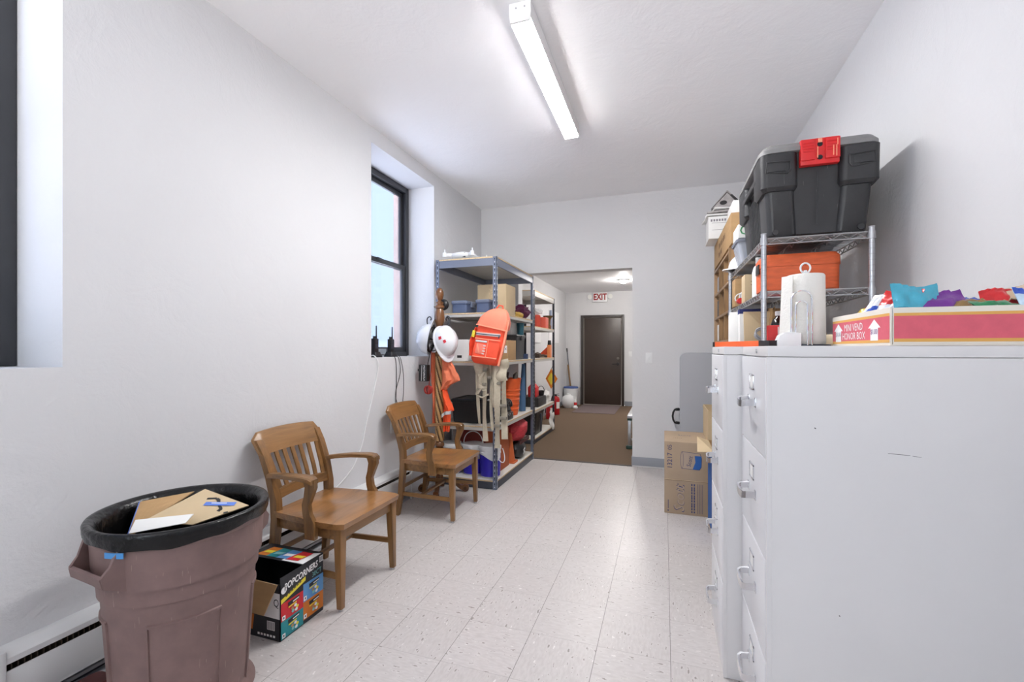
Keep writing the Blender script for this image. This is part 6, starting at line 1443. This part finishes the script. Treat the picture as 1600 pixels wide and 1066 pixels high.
# third shelf
Z3 = 1.2782
def board(name, label, x, y, w, h, t, rz, m, cat, lean=0, spine=None):
    r = thing(name, label, cat, (0, 0, 0))
    b = B(); b.box(-w / 2, w / 2, -t / 2, t / 2, 0.001, h, min(.003, t * .3))
    if spine: b.box(-w / 2 - .0006, w / 2 + .0006, -t / 2 - .0006, t / 2 + .0006, h - .028, h + .0006, 0, 1)
    b.build('cover', [m, spine or m], r); r.matrix_basis = Matrix.Translation((x, y, Z3)) @ R4('Z', rz) @ R4('X', lean); return r
board('binder', 'white binder with navy top edge standing on the lower wire shelf',   .545, 3.08, .22, .272, .045, 4, PAPER, 'binder', -3, mat('navy_cover', (44, 52, 110), .5))
board('clipboard', 'tan folder in front of the white binder on the lower wire shelf', .555, 2.98, .21, .255, .01, 3, CARD2, 'folder', -8)
board('magazine_file', 'white paper file at the far left of the lower wire shelf', .475, 3.28, .12, .27, .09, -20, PAPER, 'file', 0)
board('magazine_file', 'second white paper file behind the first on the lower wire shelf', .475, 3.44, .10, .26, .08, -14, PAPER, 'file', 0)
board('blue_folder', 'blue folder edge standing at the far end of the lower wire shelf', .465, 3.56, .05, .15, .05, 0, mat('folder_blue', (96, 130, 190), .6), 'folder', 0)
r = thing('wire_bundle', 'grey wire bundle before the tan folder on the lower wire shelf', 'wire', (.54, 2.88, Z3))
b = B(); random.seed(3)
for k in range(5):
    a = random.uniform(-.5, .5); c0 = Vector((.55, 2.88, Z3 + .115))
    b.tube([c0 + Vector((.06 * math.cos(t), .03 * math.cos(t) * a + .01 * k - .02, .035 * math.sin(t) + .05 * a * math.cos(t))) for t in [2 * PI * i / 18 for i in range(18)]], .0045, 6, 0, True)
b.tube([(.52, 2.89, Z3 + .09), (.53, 2.885, Z3 + .004), (.6, 2.885, Z3 + .004)], .0045, 6)
b.build('wire_loops', HEATG, r)
r = thing('paper_bag', 'brown paper bag at the back of the lower wire shelf', 'bag', (.70, 3.0, Z3))
b = B(); rings = []
for z, k in ((.001, 1), (.1, 1.02), (.2, .98), (.25, .95), (.262, .97)):
    rings.append([(.715 + x * k + .006 * math.sin(i * 1.9 + z * 40), 2.99 + y * k + .006 * math.sin(i * 2.7 + z * 30), Z3 + z + (.012 * math.sin(i * 1.3) if z > .26 else 0)) for i, (x, y, _) in enumerate(b.rrect(.13, .07, .01, 0))])
b.rings(rings); b.build('bag_body', mat('kraft_bag', (150, 118, 80), .9, var=.2, vs=40, stretch=(4, 4, .4), bump=.4, bs=60), r)
r = thing('soda_bottle', 'dark bottle with white cap on the lower wire shelf', 'bottle', (.575, 2.72, Z3))
b = B(); b.lathe([(.03, .001), (.043, .004), (.044, .12), (.042, .155), (.03, .185), (.016, .20), (.014, .212)], (.575, 2.72, Z3), 24); b.build('bottle_body', mat('dark_cola', (34, 26, 24), .12, coat=.5), r)
b = B(); b.lathe([(.016, .206), (.018, .208), (.018, .228), (.014, .231)], (.575, 2.72, Z3), 18); b.build('bottle_cap', WPL, r)
r = thing('red_carton', 'red snack carton in front of the dark bottle on the lower wire shelf', 'box', (.555, 2.56, Z3))
b = B(); b.box(.485, .63, 2.53, 2.62, Z3 + .001, Z3 + .148, .004); b.quad([(.53, 2.5294, Z3 + .01), (.534, 2.5294, Z3 + .01), (.534, 2.5294, Z3 + .14), (.53, 2.5294, Z3 + .14)], 1); b.quad([(.575, 2.5294, Z3 + .01), (.579, 2.5294, Z3 + .01), (.579, 2.5294, Z3 + .14), (.575, 2.5294, Z3 + .14)], 1); b.build('carton_body', [REDP, WHITEI], r)

# ------------------------------------------------------------------ wooden cubby bookcase beyond the rack
KX, KY0, KY1 = .452, 3.68, 4.72
r = thing('wooden_bookcase', 'brown wooden pigeonhole bookcase beyond the wire rack', 'bookcase', (.72, 4.2, 0))
WB = wood('bookcase_wood', (150, 116, 78), 'z', .5); WBY = wood('bookcase_shelf_wood', (150, 116, 78), 'y', .5)
b = B(); b.box(KX, .95, KY0, KY0 + .02, .0, 2.06, .001); b.build('side_panel', WB, r)
b = B(); b.box(KX, .95, KY1 - .02, KY1, .0, 2.06, .001); b.build('side_panel', WB, r)
b = B(); b.box(.935, .95, KY0 + .02, KY1 - .02, .0, 2.05, 0); b.build('back_panel', WBY, r)
for k in range(10):
    b = B(); z = .06 + k * .22; b.box(KX + (.0 if k in (0, 9) else .004), .935, KY0 + .02, KY1 - .02, z - .02, z, .001); b.build('shelf', WBY, r)
for q in (1, 2):
    b = B(); y = KY0 + (KY1 - KY0) * q / 3; b.box(KX + .006, .935, y - .007, y + .007, .06, 2.02, 0); b.build('divider', WB, r)
random.seed(21)
for k, (lb, m, q) in enumerate((('dark box in a middle pigeonhole of the bookcase', STEELD, 1), ('white box in a pigeonhole of the bookcase near the desk height', PAPER, 0), ('black box in an upper pigeonhole of the bookcase', BLACK, 2), ('grey box in a pigeonhole of the bookcase', HEATG, 3))):
    ya = KY0 + (KY1 - KY0) * 2 / 3 + .05; z = .06 + (5 + k) * .22
    t_ = thing('storage_box', lb, 'box', (.6, ya + .1, z)); b = B(); b.box(.47, .75, ya, ya + .2, z + .0008, z + .15, .006); b.build('box_body', m, t_)
BZ = 2.0605
def lab(b, hx, hy, h):
    for z0, z1, y0, n in ((.115, .16, .18, 9), (.045, .085, .2, 5)):
        for k in range(n):
            y = y0 - k * .05
            b.quad([(-hx - .0006, y, z0 + .004 * (k % 2)), (-hx - .0006, y - .034 + .006 * (k % 3), z0), (-hx - .0006, y - .034 + .006 * (k % 3), z1 - .008 * (k % 2)), (-hx - .0006, y, z1)], 6)
carton('long_carton', 'long brown carton with dark lettering lying on top of the bookcase', .452, .80, 3.56, 4.70, BZ, .222, CARD, None, lab, seam=False)
carton('white_carton', 'white document carton on the long brown carton, right in front', .475, .74, 3.64, 3.95, BZ + .223, .11, PAPER, seam=False)
r = thing('magazine_pile', 'pile of folded grey papers in the open box by the tote', 'papers', (.6, 3.5, BZ))
r.name = 'paper_heap'
b = B()
for k in range(6): b.box(.49 + .008 * (k % 3), .74 - .01 * (k % 2), 4.0 + .01 * k, 4.32 - .008 * k, BZ + .2235 + k * .016, BZ + .238 + k * .016, .003)
b.build('paper_stack', mat('newsprint', (170, 164, 162), .85, var=.2, vs=30), r)
r = thing('white_carton', 'white mailing carton overhanging at the far end of the bookcase top', 'box', (.56, 4.45, BZ + .223))
b = B(); b.box(.372, .70, 4.36, 4.68, BZ + .2235, BZ + .42, .003)
for z in (.30, .36): b.quad([(.40, 4.3594, BZ + z), (.52, 4.3594, BZ + z), (.52, 4.3594, BZ + z + .003), (.40, 4.3594, BZ + z + .003)], 1)
[b.quad([(.39 + k * .022, 4.3594, BZ + .375), (.404 + k * .022, 4.3594, BZ + .375), (.404 + k * .022, 4.3594, BZ + .395), (.39 + k * .022, 4.3594, BZ + .395)], 1) for k in range(6)]
b.build('carton_body', [PAPER, mat('grey_ink', (140, 134, 140), .8)], r)
random.seed(4)
for k, (lb, w, l, rz) in enumerate((('white newspaper lying lowest on the overhanging carton', .36, .32, 4), ('grey newspaper in the middle of the overhanging pile', .30, .30, -8), ('folded newspaper with red mark near the top of the overhanging pile', .28, .26, 14))):
    t_ = thing('newspaper', lb, 'newspaper', (0, 0, 0), 0, 'newspapers on the bookcase'); b = B()
    z0 = BZ + .4205 + k * .028
    b.sheet(lambda u, v: ((u - .5) * w, (v - .5) * l, .014 + .004 * math.sin(u * 7 + k) * (v) + (.006 * math.sin(v * 9 + k))), 10, 8, .014)
    b.build('folded_sheets', D.materials['newsprint'] if k == 1 else PAPER, t_)
    if k == 2:
        b = B(); b.box(.02, .12, -l / 2 - .004, -l / 2 + .02, .008, .024, .002); b.build('red_mark', REDP, t_)
    t_.matrix_basis = Matrix.Translation((.53, 4.52, z0)) @ R4('Z', rz)
r = thing('magazine', 'glossy magazine propped up like a tent atop the newspapers', 'magazine', (0, 0, 0))
b = B(); b.prism([(-.13, 0), (-.125, 0), (0, .135), (.13, 0), (.135, 0), (.003, .145), (-.003, .145)], lambda p, a: (p[0], a, p[1]), -.1, .1, 0)
b.quad([(.04, -.1004, .105), (.11, -.1004, .026), (.085, -.1004, .02), (.02, -.1004, .1)], 1)
b.prism([(-.12, 0), (.12, 0), (0, .125)], lambda p, a: (p[0], a, p[1]), -.095, .095, 0); b.face([b.v((-.03 + .03 * math.cos(t), -.0956, .04 + .02 * math.sin(t))) for t in [2 * PI * k / 14 for k in range(14)]], 1)
b.build('magazine_body', [D.materials['newsprint'], INK], r); r.matrix_basis = Matrix.Translation((.54, 4.52, BZ + .515)) @ R4('Z', -6)

# ------------------------------------------------------------------ camera, daylight, view
cam = D.cameras.new('camera'); co = D.objects.new('camera', cam); COL.objects.link(co)
co.location = (0, 0, 1.31); co.rotation_euler = (PI / 2, 0, math.radians(18.63))
cam.sensor_width = 36; cam.lens = 706 / 1600 * 36; cam.shift_y = 12 / 1600; cam.clip_start = .02
SC.camera = co
w = D.worlds.new('daylight'); SC.world = w; w.use_nodes = True
nt = w.node_tree; bg = nt.nodes['Background']             # pale sky above, extra brightness added below the horizon to lift the ceiling
tc = N(nt, 'ShaderNodeTexCoord'); sp = N(nt, 'ShaderNodeSeparateXYZ'); nt.links.new(tc.outputs['Generated'], sp.inputs[0])
mr = N(nt, 'ShaderNodeMapRange'); nt.links.new(sp.outputs[2], mr.inputs[0]); mr.inputs[1].default_value = -.12; mr.inputs[2].default_value = .02
mr2 = N(nt, 'ShaderNodeMapRange'); nt.links.new(mr.outputs[0], mr2.inputs[0]); mr2.inputs[3].default_value = 20.0; mr2.inputs[4].default_value = 5.0
nt.links.new(ramp(nt, mr.outputs[0], [(0., (1, .98, .95, 1)), (1., (.78, .90, 1., 1))]), bg.inputs[0]); nt.links.new(mr2.outputs[0], bg.inputs[1])
for y0, y1 in WIN:                                              # sampling portals in the window openings
    l = D.lights.new('window_portal', 'AREA'); l.shape = 'RECTANGLE'; l.size = WZ1 - WZ0; l.size_y = y1 - y0; l.cycles.is_portal = True
    o = D.objects.new('window_portal', l); COL.objects.link(o); o.location = (-2.53, (y0 + y1) / 2, (WZ0 + WZ1) / 2); o.rotation_euler = (0, -PI / 2, 0)
for x0, x1 in FILL_WIN:
    l = D.lights.new('window_portal', 'AREA'); l.shape = 'RECTANGLE'; l.size = x1 - x0; l.size_y = 1.9; l.cycles.is_portal = True
    o = D.objects.new('window_portal', l); COL.objects.link(o); o.location = ((x0 + x1) / 2, YB - .21, 1.85); o.rotation_euler = (PI / 2, 0, 0)
SC.view_settings.view_transform = 'Standard'; SC.view_settings.look = 'None'; SC.view_settings.gamma = 1; SC.view_settings.use_curve_mapping = False
SC.view_settings.exposure = 0.76
SC.cycles.max_bounces = 10; SC.cycles.diffuse_bounces = 6; SC.cycles.transparent_max_bounces = 16
SC.cycles.caustics_reflective = False; SC.cycles.caustics_refractive = False; SC.cycles.sample_clamp_indirect = 6
